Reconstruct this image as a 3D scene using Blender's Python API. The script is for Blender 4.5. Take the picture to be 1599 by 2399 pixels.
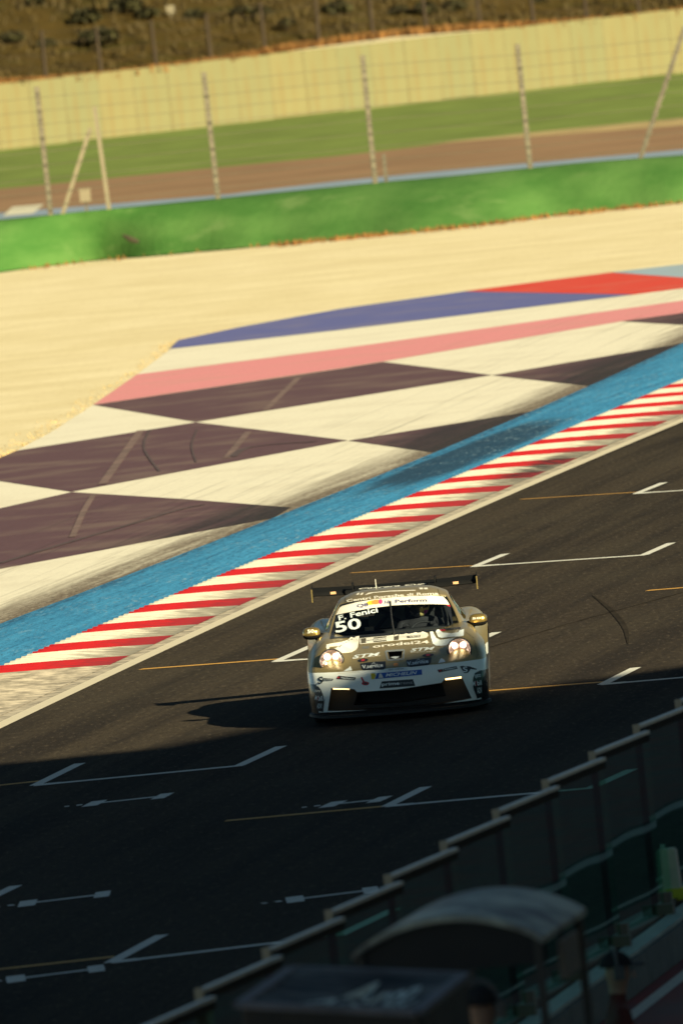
import bpy, bmesh, math, random
import numpy as np
from math import radians, sin, cos, pi, atan2
from mathutils import Vector, Matrix
from mathutils.bvhtree import BVHTree
random.seed(7)
scene = bpy.context.scene
for o in list(bpy.data.objects): bpy.data.objects.remove(o)
COL = scene.collection

# ------------------------------------------------------------------ camera, light, exposure
FOC, CAMH = 26650.0, 8.2            # focal length in photo pixels, camera height
PITCH, ROLL = radians(2.84), radians(6.0)
cf = Vector((0, cos(PITCH), -sin(PITCH))); cu = Vector((0, sin(PITCH), cos(PITCH))); cr = Vector((1, 0, 0))
CR = cr*cos(ROLL) - cu*sin(ROLL); CU = cr*sin(ROLL) + cu*cos(ROLL)
CP = Vector((0, 0, CAMH))
cam_d = bpy.data.cameras.new('camera'); cam = bpy.data.objects.new('camera', cam_d); COL.objects.link(cam)
cam.matrix_world = Matrix(((CR.x, CU.x, -cf.x, CP.x), (CR.y, CU.y, -cf.y, CP.y), (CR.z, CU.z, -cf.z, CP.z), (0, 0, 0, 1)))
cam_d.sensor_fit = 'VERTICAL'; cam_d.sensor_height = 36.0; cam_d.lens = 36.0*FOC/2399.0
cam_d.clip_start = 1.0; cam_d.clip_end = 6000
cam_d.dof.use_dof = True; cam_d.dof.focus_distance = 130.0; cam_d.dof.aperture_fstop = 4.5
scene.camera = cam
SUN_AZ, SUN_EL = radians(142), radians(22.3)      # azimuth clockwise from +Y
S = Vector((sin(SUN_AZ)*cos(SUN_EL), cos(SUN_AZ)*cos(SUN_EL), sin(SUN_EL)))
world = bpy.data.worlds.new('World'); scene.world = world; world.use_nodes = True
wn = world.node_tree; bgn = wn.nodes['Background']; sky = wn.nodes.new('ShaderNodeTexSky')
sky.sky_type = 'NISHITA'; sky.sun_disc = False; sky.sun_elevation = SUN_EL; sky.sun_rotation = SUN_AZ
sky.air_density = 0.32; sky.dust_density = 0.2; sky.ozone_density = 0.0
tint = wn.nodes.new('ShaderNodeMix'); tint.data_type = 'RGBA'; tint.blend_type = 'MULTIPLY'; tint.inputs[0].default_value = 1.0; tint.inputs[7].default_value = (.86, 1.0, .80, 1)
wn.links.new(sky.outputs[0], tint.inputs[6]); wn.links.new(tint.outputs[2], bgn.inputs[0]); bgn.inputs[1].default_value = 0.05
sun_d = bpy.data.lights.new('sun', 'SUN'); sun_d.energy = 5.0; sun_d.angle = radians(0.53); sun_d.color = (1.0, 0.90, 0.60)
sun = bpy.data.objects.new('sun', sun_d); COL.objects.link(sun); sun.rotation_euler = S.to_track_quat('Z', 'Y').to_euler()
sun.location = (30, -40, 60)
vs = scene.view_settings; vs.view_transform = 'Standard'; vs.look = 'None'; vs.gamma = 1; vs.use_curve_mapping = False
vs.exposure = 1.02

# ------------------------------------------------------------------ surveying helpers (photo pixel -> point in the world)
def ray(x, y): return cf + CR*((x-799.5)/FOC) - CU*((y-1199.5)/FOC)
def at(x, y, z=0.0):
    d = ray(x, y); return CP + d*((z-CAMH)/d.z)
def aty(x, y, Y):
    d = ray(x, y); return CP + d*(Y/d.y)

# ------------------------------------------------------------------ object helpers
def link(name, me, parent=None, loc=None):
    o = bpy.data.objects.new(name, me); COL.objects.link(o)
    if parent: o.parent = parent
    if loc is not None: o.location = loc
    return o
def tag(o, label=None, cat=None, group=None, kind=None):
    if label: o['label'] = label
    if cat: o['category'] = cat
    if group: o['group'] = group
    if kind: o['kind'] = kind
    return o
def empty(name, loc, label, cat, group=None, rz=0):
    o = bpy.data.objects.new(name, None); COL.objects.link(o); o.location = loc; o.rotation_euler = (0, 0, rz)
    o.empty_display_size = 0.3
    return tag(o, label, cat, group)
def mesh(name, V, F, mats, parent=None, smooth=False, midx=None, loc=None):
    me = bpy.data.meshes.new(name); me.from_pydata([tuple(v) for v in V], [], F)
    for m in (mats if isinstance(mats, (list, tuple)) else [mats]): me.materials.append(m)
    if midx is not None:
        for p, i in zip(me.polygons, midx): p.material_index = i
    if smooth:
        for p in me.polygons: p.use_smooth = True
    me.update(); return link(name, me, parent, loc)
class MB:
    def __init__(s): s.V = []; s.F = []; s.M = []
    def add(s, V, F, m=0):
        b = len(s.V); s.V += [tuple(v) for v in V]; s.F += [tuple(i+b for i in f) for f in F]; s.M += [m]*len(F)
    def box(s, c, d, rz=0, m=0, R=None, taper=1.0):
        c = Vector(c); M3 = R or Matrix.Rotation(rz, 3, 'Z'); V = []
        for k in (-1, 1):
            t = taper if k > 0 else 1.0
            for a, b in ((-1, -1), (1, -1), (1, 1), (-1, 1)):
                V.append(c + M3 @ Vector((a*d[0]/2*t, b*d[1]/2*t, k*d[2]/2)))
        s.add(V, [(3, 2, 1, 0), (4, 5, 6, 7), (0, 1, 5, 4), (1, 2, 6, 5), (2, 3, 7, 6), (3, 0, 4, 7)], m)
    def bar(s, a, b, w, t, m=0):
        a = Vector(a); b = Vector(b); d = b-a; L = d.length; z = d.normalized()
        x = z.cross(Vector((0, 0, 1)));  x = x.normalized() if x.length > .01 else Vector((1, 0, 0)); y = z.cross(x)
        V = [p + x*i*w/2 + y*j*t/2 for p in (a, b) for i, j in ((-1, -1), (1, -1), (1, 1), (-1, 1))]
        s.add(V, [(3, 2, 1, 0), (4, 5, 6, 7), (0, 1, 5, 4), (1, 2, 6, 5), (2, 3, 7, 6), (3, 0, 4, 7)], m)
    def tube(s, pts, r, n=8, m=0, cap=True):
        pts = [Vector(p) for p in pts]; rings = []
        rs = r if isinstance(r, (list, tuple)) else [r]*len(pts); up = Vector((0.13, 0.21, 0.97))
        b0 = len(s.V)
        for i, p in enumerate(pts):
            t = (pts[min(i+1, len(pts)-1)] - pts[max(i-1, 0)]).normalized(); x = t.cross(up).normalized(); y = t.cross(x)
            s.V += [tuple(p + (x*cos(2*pi*k/n) + y*sin(2*pi*k/n))*rs[i]) for k in range(n)]
        for i in range(len(pts)-1):
            for k in range(n):
                s.F.append((b0+i*n+k, b0+i*n+(k+1) % n, b0+(i+1)*n+(k+1) % n, b0+(i+1)*n+k)); s.M.append(m)
        if cap:
            s.F.append(tuple(b0+k for k in range(n))[::-1]); s.M.append(m)
            s.F.append(tuple(b0+(len(pts)-1)*n+k for k in range(n))); s.M.append(m)
    def lathe(s, prof, M=Matrix.Identity(4), n=24, m=0):     # prof: (r, h) around local Z
        b0 = len(s.V)
        for r, h in prof: s.V += [tuple(M @ Vector((r*cos(2*pi*k/n), r*sin(2*pi*k/n), h))) for k in range(n)]
        for i in range(len(prof)-1):
            for k in range(n):
                s.F.append((b0+i*n+k, b0+i*n+(k+1) % n, b0+(i+1)*n+(k+1) % n, b0+(i+1)*n+k)); s.M.append(m)
    def build(s, name, mats, parent=None, smooth=False, loc=None):
        return mesh(name, s.V, s.F, mats, parent, smooth, s.M, loc)

# ------------------------------------------------------------------ node helpers
class NT:
    def __init__(s, name):
        s.m = bpy.data.materials.new(name); s.m.use_nodes = True; s.t = s.m.node_tree
        s.b = s.t.nodes['Principled BSDF']; s.out = s.t.nodes['Material Output']
        s.co = s.t.nodes.new('ShaderNodeTexCoord').outputs['Object']; s._xyz = None
    def put(s, sock, v):
        if isinstance(v, bpy.types.NodeSocket): s.t.links.new(v, sock)
        elif isinstance(v, (tuple, list)): sock.default_value = tuple(v) + ((1,) if len(v) == 3 and len(sock.default_value) == 4 else ())
        else: sock.default_value = v
    def math(s, op, a, b=0.0, c=None, clamp=False):
        n = s.t.nodes.new('ShaderNodeMath'); n.operation = op; n.use_clamp = clamp
        s.put(n.inputs[0], a); s.put(n.inputs[1], b)
        if c is not None: s.put(n.inputs[2], c)
        return n.outputs[0]
    def xyz(s):
        if s._xyz is None: n = s.t.nodes.new('ShaderNodeSeparateXYZ'); s.t.links.new(s.co, n.inputs[0]); s._xyz = n.outputs
        return s._xyz
    def mapping(s, scale=(1, 1, 1), rz=0.0, rot=None):
        n0 = s.t.nodes.new('ShaderNodeMapping'); n0.inputs['Rotation'].default_value = rot or (0, 0, rz); s.t.links.new(s.co, n0.inputs[0])
        n = s.t.nodes.new('ShaderNodeMapping'); n.inputs['Scale'].default_value = scale; s.t.links.new(n0.outputs[0], n.inputs[0]); return n.outputs[0]
    def noise(s, vec=None, scale=1.0, detail=4.0, rough=0.55, dist=0.0):
        n = s.t.nodes.new('ShaderNodeTexNoise'); n.inputs['Scale'].default_value = scale; n.inputs['Detail'].default_value = detail
        n.inputs['Roughness'].default_value = rough; n.inputs['Distortion'].default_value = dist
        s.t.links.new(vec or s.co, n.inputs['Vector']); return n.outputs[0]
    def voro(s, vec=None, scale=1.0, out='Distance'):
        n = s.t.nodes.new('ShaderNodeTexVoronoi'); n.inputs['Scale'].default_value = scale; s.t.links.new(vec or s.co, n.inputs['Vector']); return n.outputs[out]
    def ramp(s, v, lo, hi, a=0.0, b=1.0):
        n = s.t.nodes.new('ShaderNodeMapRange'); n.interpolation_type = 'SMOOTHSTEP'
        s.put(n.inputs['Value'], v)
        for k, x in (('From Min', lo), ('From Max', hi), ('To Min', a), ('To Max', b)): s.put(n.inputs[k], x)
        return n.outputs[0]
    def mix(s, f, a, b):
        n = s.t.nodes.new('ShaderNodeMix'); n.data_type = 'RGBA'; s.put(n.inputs[0], f); s.put(n.inputs[6], a); s.put(n.inputs[7], b); return n.outputs[2]
    def bump(s, h, strength=0.3, dist=0.01):
        n = s.t.nodes.new('ShaderNodeBump'); n.inputs['Strength'].default_value = strength; n.inputs['Distance'].default_value = dist
        s.t.links.new(h, n.inputs['Height']); s.t.links.new(n.outputs[0], s.b.inputs['Normal'])
    def fin(s, col, rough=0.8, metal=0.0, spec=None):
        s.put(s.b.inputs['Base Color'], col); s.put(s.b.inputs['Roughness'], rough); s.put(s.b.inputs['Metallic'], metal)
        if spec is not None: s.b.inputs['Specular IOR Level'].default_value = spec
        return s.m
def plain(name, c, rough=0.6, metal=0.0, var=0.12, scale=6.0, spec=None, coat=0.0):
    n = NT(name); k = n.noise(scale=scale, detail=5)
    c2 = tuple(x*(1-var) for x in c); c1 = tuple(min(1, x*(1+var)) for x in c)
    n.fin(n.mix(n.ramp(k, .3, .7), c2, c1), n.ramp(k, .2, .8, rough*.9, min(1, rough*1.1)), metal, spec)
    if coat: n.b.inputs['Coat Weight'].default_value = coat; n.b.inputs['Coat Roughness'].default_value = .06
    return n.m
def emis(name, c, st):
    n = NT(name); n.fin(c, .5); n.b.inputs['Emission Color'].default_value = (*c, 1); n.b.inputs['Emission Strength'].default_value = st; return n.m

# ------------------------------------------------------------------ track lines, fitted in the world: x as a function of y
PA = (2.699e-4, 8.341e-2, -18.6666)       # inner (asphalt side) edge of white edge line
PB = (-7.7119e-5, .192454, -29.00896)     # kerb / blue strip
PC = (-3.0606e-4, .2707975, -37.3987)     # blue strip / runoff
pv = lambda P, y: P[0]*y*y + P[1]*y + P[2]
TH = radians(10.2); T = Vector((sin(TH), cos(TH), 0)); N = Vector((cos(TH), -sin(TH), 0))
def polynode(n, P):
    X, Y = n.xyz()[0], n.xyz()[1]
    v = n.math('MULTIPLY_ADD', Y, P[0], P[1]); v = n.math('MULTIPLY_ADD', v, Y, P[2])
    return n.math('SUBTRACT', v, X)       # metres left of the line

def streaks(n, across=7.0, along=.16, detail=6, ang=-TH, rough=.65):
    # Mapping rotates the point into track axes, then stretches
    return n.noise(n.mapping((across, along, 1), rz=-ang*-1 if False else TH), 1.0, detail, rough)

# asphalt
def m_asphalt(name, base=(.056, .044, .032)):
    n = NT(name); fine = n.noise(scale=26, detail=3, rough=.8); sp = n.voro(scale=9.0)
    st = streaks(n, 1.3, .03, 5); st2 = streaks(n, 5.5, .05, 4)
    big = n.noise(scale=.22, detail=3)
    c = n.mix(n.ramp(fine, .3, .75), tuple(x*.6 for x in base), tuple(x*1.5 for x in base))
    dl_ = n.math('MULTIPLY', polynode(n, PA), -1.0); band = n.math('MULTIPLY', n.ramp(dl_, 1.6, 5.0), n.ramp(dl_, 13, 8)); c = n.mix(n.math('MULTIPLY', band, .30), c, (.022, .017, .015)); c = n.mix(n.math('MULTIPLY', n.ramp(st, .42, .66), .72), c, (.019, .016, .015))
    c = n.mix(n.math('MULTIPLY', n.ramp(st2, .52, .72), .6), c, (.02, .017, .016))
    c = n.mix(n.math('MULTIPLY', n.ramp(big, .4, .7), .3), c, (.062, .052, .038))
    gr = n.noise(n.mapping((16, 3.2, 1)), 1.0, 4, .75); c = n.mix(n.math('MULTIPLY', n.ramp(gr, .54, .68), .55), c, tuple(min(1, x*2.1) for x in base)); c = n.mix(n.math('MULTIPLY', n.ramp(gr, .46, .34), .5), c, (.014, .012, .011))
    rnd = n.noise(scale=2.3, detail=2)
    c = n.mix(n.math('MULTIPLY', n.ramp(sp, .10, .03), n.ramp(rnd, .54, .64)), c, (.30, .25, .18))
    n.bump(fine, .35, .01)
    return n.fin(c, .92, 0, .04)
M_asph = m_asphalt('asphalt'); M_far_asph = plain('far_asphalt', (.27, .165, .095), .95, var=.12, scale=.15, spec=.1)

def m_paint(name, col, dirt_col=(.16, .12, .085), reach=1.9, amt=1.0, wear=.25, base_var=.08):
    n = NT(name); d = polynode(n, PC); st = streaks(n, 3.4, .10, 7); fine = n.noise(scale=12, detail=5, rough=.75)
    st2 = streaks(n, 11, .22, 5)
    g = n.math('ADD', n.ramp(d, 0.0, reach, 1.0, 0.0), n.math('MULTIPLY_ADD', st, 1.5, -.86))
    g = n.math('ADD', g, n.math('MULTIPLY_ADD', st2, .7, -.35))
    near = n.ramp(d, reach*1.6, 0.0)
    g = n.math('MULTIPLY', n.ramp(g, .12, .95), near)
    c = n.mix(n.ramp(fine, .3, .7), tuple(x*(1-base_var) for x in col), tuple(min(1, x*(1+base_var)) for x in col))
    c = n.mix(n.math('MULTIPLY', n.ramp(st2, .52, .78), wear), c, tuple(x*.55 for x in col))
    gr = n.noise(n.mapping((13, 2.4, 1), rz=TH), 1.0, 5, .75); blot = n.noise(scale=.5, detail=4)
    c = n.mix(n.math('MULTIPLY', n.ramp(gr, .52, .70), .22), c, tuple(x*.55 for x in col)); c = n.mix(n.math('MULTIPLY', n.ramp(blot, .45, .68), .16), c, (.42, .34, .24))
    lg = n.noise(n.mapping((5.5, .055, 1), rz=TH-.03), 1.0, 5, .7); c = n.mix(n.math('MULTIPLY', n.math('MULTIPLY', n.ramp(lg, .52, .68), n.ramp(d, 7.5, .5)), .45), c, dirt_col)
    c = n.mix(n.math('MULTIPLY', n.math('MULTIPLY', g, amt), n.ramp(gr, .25, .55, .55, 1.0)), c, dirt_col)
    c = n.mix(n.math('MULTIPLY', n.math('MULTIPLY', n.ramp(n.noise(n.mapping((15, 5, 1), rz=TH), 1.0, 4, .8), .50, .62), n.ramp(d, 1.3, 0)), .85), c, (.07, .055, .04))
    return n.fin(c, .75, 0, .25)
M_white = m_paint('white_runoff_paint', (.80, .74, .60), wear=.10)
M_plum = m_paint('plum_runoff_paint', (.112, .058, .068), dirt_col=(.022, .018, .018), reach=3.4, wear=.5, base_var=.14)
M_pink = m_paint('pink_runoff_paint', (.72, .27, .29), wear=.12)
M_navy = m_paint('navy_runoff_paint', (.12, .13, .34), wear=.3, base_var=.12)
M_red = m_paint('red_runoff_paint', (.66, .06, .035), wear=.15)
M_pale = m_paint('pale_blue_paint', (.33, .43, .52), wear=.1)
def m_bluestrip():
    n = NT('blue_strip_paint'); d = polynode(n, PB); Y = n.xyz()[1]; st = streaks(n, 6, .22, 6); ch = n.noise(n.mapping((7, .9, 1), rz=TH), 1.6, 6, .8)
    c = n.mix(n.ramp(st, .3, .7), (.028, .21, .42), (.06, .33, .60))
    dark = n.math('MULTIPLY', n.ramp(n.math('ABSOLUTE', n.math('SUBTRACT', Y, 179.0)), 15, 3), n.ramp(n.math('ABSOLUTE', n.math('SUBTRACT', d, .85)), .95, .2))
    dark = n.ramp(n.math('ADD', dark, n.math('MULTIPLY_ADD', st, 1.2, -.6)), .25, .8)
    c = n.mix(n.math('MULTIPLY', dark, .85), c, (.008, .016, .03))
    edge = n.ramp(n.math('ABSOLUTE', n.math('SUBTRACT', polynode(n, PC), -.08)), .22, .02)
    c = n.mix(n.math('MULTIPLY', n.math('MULTIPLY', edge, n.ramp(ch, .42, .6)), .8), c, (.012, .02, .05))
    sc = n.math('MULTIPLY', n.ramp(n.noise(n.mapping((12, 2.2, 1), rz=TH), 1.0, 3, .8), .57, .63), n.ramp(n.noise(scale=.5), .42, .6))
    c = n.mix(n.math('MULTIPLY', n.ramp(n.noise(n.mapping((9, .5, 1), rz=TH), 1.0, 5, .7), .54, .7), .55), c, (.012, .07, .16)); c = n.mix(n.math('MULTIPLY', sc, .8), c, (.30, .45, .55))
    gr = n.noise(n.mapping((20, 3.5, 1), rz=TH), 1.0, 5, .8); c = n.mix(n.math('MULTIPLY', n.ramp(gr, .50, .62), .6), c, (.010, .04, .09)); c = n.mix(n.math('MULTIPLY', n.ramp(gr, .42, .33), .5), c, (.20, .46, .66))
    n.bump(ch, .5, .02)
    return n.fin(c, .6, 0, .35)
M_blue = m_bluestrip()
def m_kerb(name, col, dirt=(.27, .24, .19), k=1.0):
    n = NT(name); d = polynode(n, PA); st = n.noise(n.mapping((.55, 9, 1), rz=TH), 1.2, 6, .7); fine = n.noise(scale=17, detail=4, rough=.8)
    g = n.math('MULTIPLY', n.ramp(n.math('ADD', n.ramp(d, 1.75, .2), n.math('MULTIPLY_ADD', st, 2.6, -1.3)), .15, .95), k)
    kerb_shade = n.noise(n.mapping((.25, 22, 1), rz=TH), 1.0, 4, .7); c = n.mix(n.ramp(fine, .35, .7), tuple(x*.86 for x in col), col); c = n.mix(n.math('MULTIPLY', n.ramp(kerb_shade, .50, .66), .5), c, tuple(x*.5 for x in col)); c = n.mix(g, c, dirt)  # thin dark lines paint the shade of the ripples into the colour
    c = n.mix(n.math('MULTIPLY', n.math('MULTIPLY', n.ramp(fine, .6, .72), n.ramp(d, .7, .2)), .8), c, (.1, .08, .06))
    Y = n.xyz()[1]
    skid = n.math('MULTIPLY', n.ramp(n.math('ABSOLUTE', n.math('SUBTRACT', Y, 172.0)), 5.5, 1.0), n.ramp(n.math('ABSOLUTE', n.math('SUBTRACT', d, .62)), .45, .05))
    c = n.mix(n.math('MULTIPLY', skid, n.ramp(st, .3, .6)), c, (.02, .014, .014))
    return n.fin(c, .62, 0, .3)
M_kw = m_kerb('white_kerb_paint', (.80, .74, .60)); M_kr = m_kerb('red_kerb_paint', (.58, .014, .016), dirt=(.30, .022, .025))
M_dirt = plain('dusty_concrete', (.40, .34, .26), .9, var=.45, scale=4)
def m_line(name, col, wear=.5):
    n = NT(name); f = n.noise(scale=7, detail=6, rough=.8); c = n.mix(n.math('MULTIPLY', n.ramp(f, .5, .68), wear), col, tuple(x*.3 for x in col)); return n.fin(c, .7, 0, .3)
M_line = m_line('white_line_paint', (.68, .66, .60), .35); M_edge = m_line('edge_line_paint', (.66, .58, .44), .22); M_yellow = m_line('yellow_line_paint', (.62, .33, .07), .5)
def m_gravel():
    n = NT('gravel'); f = n.noise(scale=9, detail=6, rough=.8); b = n.noise(scale=.35, detail=5); v = n.voro(scale=5)
    c = n.mix(n.ramp(b, .35, .7), (.71, .60, .37), (.80, .69, .46)); c = n.mix(n.math('MULTIPLY', n.ramp(f, .55, .75), .35), c, (.38, .27, .12))
    c = n.mix(n.math('MULTIPLY', n.ramp(v, .1, .03), .3), c, (.3, .21, .1))
    gr = n.noise(n.mapping((5, 1.1, 1)), 1.0, 6, .8); c = n.mix(n.math('MULTIPLY', n.ramp(gr, .50, .66), .30), c, (.50, .38, .20)); ripple_shade = n.noise(n.mapping((.5, .06, 1), rz=-1.2), 1.0, 5, .7); c = n.mix(n.math('MULTIPLY', n.ramp(ripple_shade, .52, .62), .14), c, (.48, .36, .2))  # grain, then soft ripple shading painted into the gravel colour
    n.bump(f, .35, .02); return n.fin(c, .95, 0, .05)
M_gravel = m_gravel()
def m_bank():
    n = NT('green_bank'); b = n.noise(n.mapping((.35, .2, .9)), 1.1, 5, .6); s2 = n.noise(n.mapping((.55, .55, 1.4)), 1.0, 4, .6)
    c = n.mix(n.ramp(b, .34, .66), (.045, .13, .025), (.080, .175, .042)); c = n.mix(n.math('MULTIPLY', n.ramp(s2, .58, .76), .45), c, (.17, .25, .09))
    n.bump(n.noise(scale=5), .5, .05); return n.fin(c, .9, 0, .15)
M_bank = m_bank()
M_grass = plain('mown_grass', (.165, .215, .052), .95, var=.22, scale=.25, spec=.1); M_tan = plain('tan_verge', (.42, .31, .15), .95, var=.15, scale=.4, spec=.1)
M_farblue = plain('far_blue_paint', (.22, .29, .38), .8, var=.15, scale=.4); M_farwhite = plain('far_white_paint', (.62, .58, .45), .8, var=.1)
def m_wall():
    n = NT('weathered_concrete'); r = n.noise(n.mapping((2.6, 2.6, .16)), 1.0, 5, .65); b = n.noise(scale=.35, detail=4)
    inf = bpy.data.materials  # each panel its own shade through object info
    oi = n.t.nodes.new('ShaderNodeObjectInfo').outputs['Random']
    c = n.mix(oi, (.215, .19, .088), (.19, .185, .092)); c = n.mix(n.math('MULTIPLY', n.ramp(r, .5, .75), .55), c, (.20, .125, .045)); c = n.mix(n.math('MULTIPLY', n.ramp(b, .4, .7), .3), c, (.16, .135, .065))
    n.bump(b, .2, .02); return n.fin(c, .9, 0, .2)
M_wall = m_wall(); M_joint = plain('rusty_joint', (.155, .11, .045), .9, var=.3, scale=2)
def m_hill():
    n = NT('dry_hillside'); a = n.noise(scale=.35, detail=6, rough=.65); b = n.noise(n.mapping((.5, 1.6, 1)), .5, 5)
    c = n.mix(n.ramp(a, .35, .68), (.052, .034, .007), (.074, .047, .011)); c = n.mix(n.math('MULTIPLY', n.ramp(b, .5, .7), .6), c, (.04, .042, .008))
    n.bump(a, .8, .3); return n.fin(c, .95, 0, .1)
M_hill = m_hill()
M_weed = plain('orange_weeds', (.22, .10, .025), .95, var=.35, scale=1.5); M_tuft = plain('dry_tufts', (.062, .041, .009), .95, var=.2, scale=.8); M_gtuft = plain('ochre_tufts', (.46, .32, .13), .95, var=.4, scale=2)
M_leaf = plain('shrub_leaves', (.045, .040, .010), .9, var=.4, scale=1.5)
M_darkwood = plain('dark_post', (.045, .028, .014), .9); M_galv = plain('grey_post', (.13, .11, .075), .6, .3, var=.25, scale=3); M_pale_post = plain('pale_post', (.21, .175, .11), .8, var=.1)
M_notch = plain('dark_notch', (.17, .145, .095), .8); M_wire = plain('fence_wire', (.22, .19, .13), .6, .4)
M_rub = plain('rubber_mark', (.070, .040, .044), .9, var=.3, scale=3); M_rub2 = plain('dark_rubber_mark', (.030, .024, .018), .95, var=.3, scale=3, spec=.03); M_fade = plain('faded_stripe', (.155, .095, .085), .9, var=.3, scale=1.5)

# ------------------------------------------------------------------ flat sheets
def sheet(name, pts, z, m, kind='structure'):
    bm = bmesh.new(); vs_ = [bm.verts.new((p[0], p[1], z)) for p in pts]; bm.faces.new(vs_); bmesh.ops.recalc_face_normals(bm, faces=bm.faces)
    bmesh.ops.triangulate(bm, faces=bm.faces[:])
    for f in bm.faces:
        if f.normal.z < 0: f.normal_flip()
    me = bpy.data.meshes.new(name); bm.to_mesh(me); bm.free(); me.materials.append(m); o = link(name, me); return tag(o, kind=kind)
G = lambda L: [at(*p) for p in L]
sheet('ground', [(-1500, -400), (1500, -400), (1500, 3000), (-1500, 3000)], -.03, M_gravel)
E_line = [(-22, 40), (-14, 100), (-9.3, 160)] + [(p.x, p.y) for p in G([(0, 1077), (38, 1057), (120, 1013), (219, 949), (321, 878), (398, 819), (418, 796), (561, 766), (800, 722.5), (1085, 682.5), (1427, 638), (1599, 619)])] + [(14, 268)]
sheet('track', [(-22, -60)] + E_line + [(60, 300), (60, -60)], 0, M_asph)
ys = [y for y in range(90, 231, 4)]
Cl = [(pv(PC, y), y) for y in ys]
sheet('painted_runoff', [(-13.8, 105)] + E_line[2:-1] + [(14, 268), (14, 250)] + Cl[::-1], .004, M_white)
def polyc(name, L, m, z=.008): sheet(name, [(p.x, p.y) for p in G(L)], z, m)
def cpt(px, py): p = at(px, py); return (p.x, p.y)
polyc('painted_navy_panel', [(399, 818), (418.5, 797), (561, 767), (800, 723.5), (1085, 683.5), (1483, 691), (800, 773)], M_navy)
polyc('painted_red_panel', [(1086, 683), (1427, 639), (1599, 651), (1800, 665), (1900, 648), (1599, 676), (1484, 690.6)], M_red)
polyc('painted_pale_panel', [(1428, 638.5), (1599, 619.5), (1800, 600), (1800, 664), (1600, 651)], M_pale)
polyc('painted_pink_stripe', [(321, 878), (800, 817), (1599, 704.5), (2000, 648), (2000, 686), (1599, 733.5), (1457, 753), (897, 847.5), (800, 863), (219, 949)], M_pink)
polyc('painted_plum_panel', [(220, 949.5), (800, 864), (897, 848.5), (1152, 879.6), (459, 989.5)], M_plum)
polyc('painted_plum_panel', [(1457, 753.6), (1599, 734), (1800, 705), (1800, 771), (1599, 762)], M_plum)
polyc('painted_plum_panel', [(1152, 880.2), (1568, 810), (1660, 792), (1480, 858), (1462, 868), (1386, 906)], M_plum)
polyc('painted_plum_panel', [(39, 1057), (459, 990.2), (815, 1032.6), (168, 1153.2), (0, 1128), (-90, 1112)], M_plum)
polyc('painted_plum_panel', [(815.5, 1033.2), (1253, 963), (1290, 957), (1140, 1013), (1014, 1061)], M_plum)
polyc('painted_plum_panel', [(168, 1153.8), (429, 1170), (670, 1189), (681, 1190), (640, 1214.5), (402, 1259), (223, 1293), (0, 1334), (-300, 1385), (-300, 1255), (0, 1192)], M_plum)
# blue strip and kerb
def ribbon(name, P1, P2, y0, y1, z, m, off1=0, off2=0, step=3, hump=0.0):
    V = []; F = []; n_ = int((y1-y0)/step)+1
    for i in range(n_):
        y = y0+(y1-y0)*i/(n_-1)
        a = pv(P1, y)+off1; b = pv(P2, y)+off2
        for k in range(5):
            t = k/4; V.append((a+(b-a)*t, y, z+hump*sin(pi*t)))
    for i in range(n_-1):
        for k in range(4): q = i*5+k; F.append((q, q+1, q+6, q+5))
    o = mesh(name, V, F, m, smooth=True); return tag(o, kind='structure')
PAk = (PA[0], PA[1], PA[2]-.20)
ribbon('blue_strip', PC, PB, 90, 232, .013, M_blue, -.02, .0, hump=.03)
ribbon('edge_line', PAk, PA, 90, 260, .004, M_edge)
ribbon('concrete_gutter', PAk, PAk, 90, 240, .005, M_dirt, -.20, 0.0)
kerb = empty('kerb', (0, 0, 0), None, None); kerb['kind'] = 'structure'
def kerb_block(y0, L, m, nm):
    # a painted length of rumble kerb: saw-tooth ripples across the block, rising away from the track
    nr = max(2, round(L/.33)); V = []; F = []; prof = []
    for r in range(nr):
        a = y0+L*r/nr; w = L/nr; prof += [(a+.001, .012), (a+w*.62, .062), (a+w*.72, .064), (a+w-.001, .014)]
    for yy, zz in prof:
        xb = pv(PB, yy); xa = pv(PAk, yy)-.19
        for t, lift in ((0, .02), (.04, .024), (.25, .020), (.5, .013), (.75, .006), (1, -.002)):
            zt = (.010+(zz-.010)*(1-.92*t*t))+lift*.6; V.append((xb+(xa-xb)*t, yy-.2*t-((.022*(1-.92*t*t))+lift*.6)/.066, zt))
    for i in range(len(prof)-1):
        for k in range(5): q = i*6+k; F.append((q, q+1, q+7, q+6))
    return mesh(nm, V, F, m, kerb)
y = 137.94-3.18*9
while y < 236:
    if y < 134.5: kerb_block(y, 1.42, M_dirt, 'bare_kerb_block'); kerb_block(y+1.422, 1.756, M_dirt, 'bare_kerb_block')
    else: kerb_block(y, 1.42, M_kr, 'red_kerb_block'); kerb_block(y+1.422, 1.756, M_kw, 'white_kerb_block')
    y += 3.18

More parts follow.
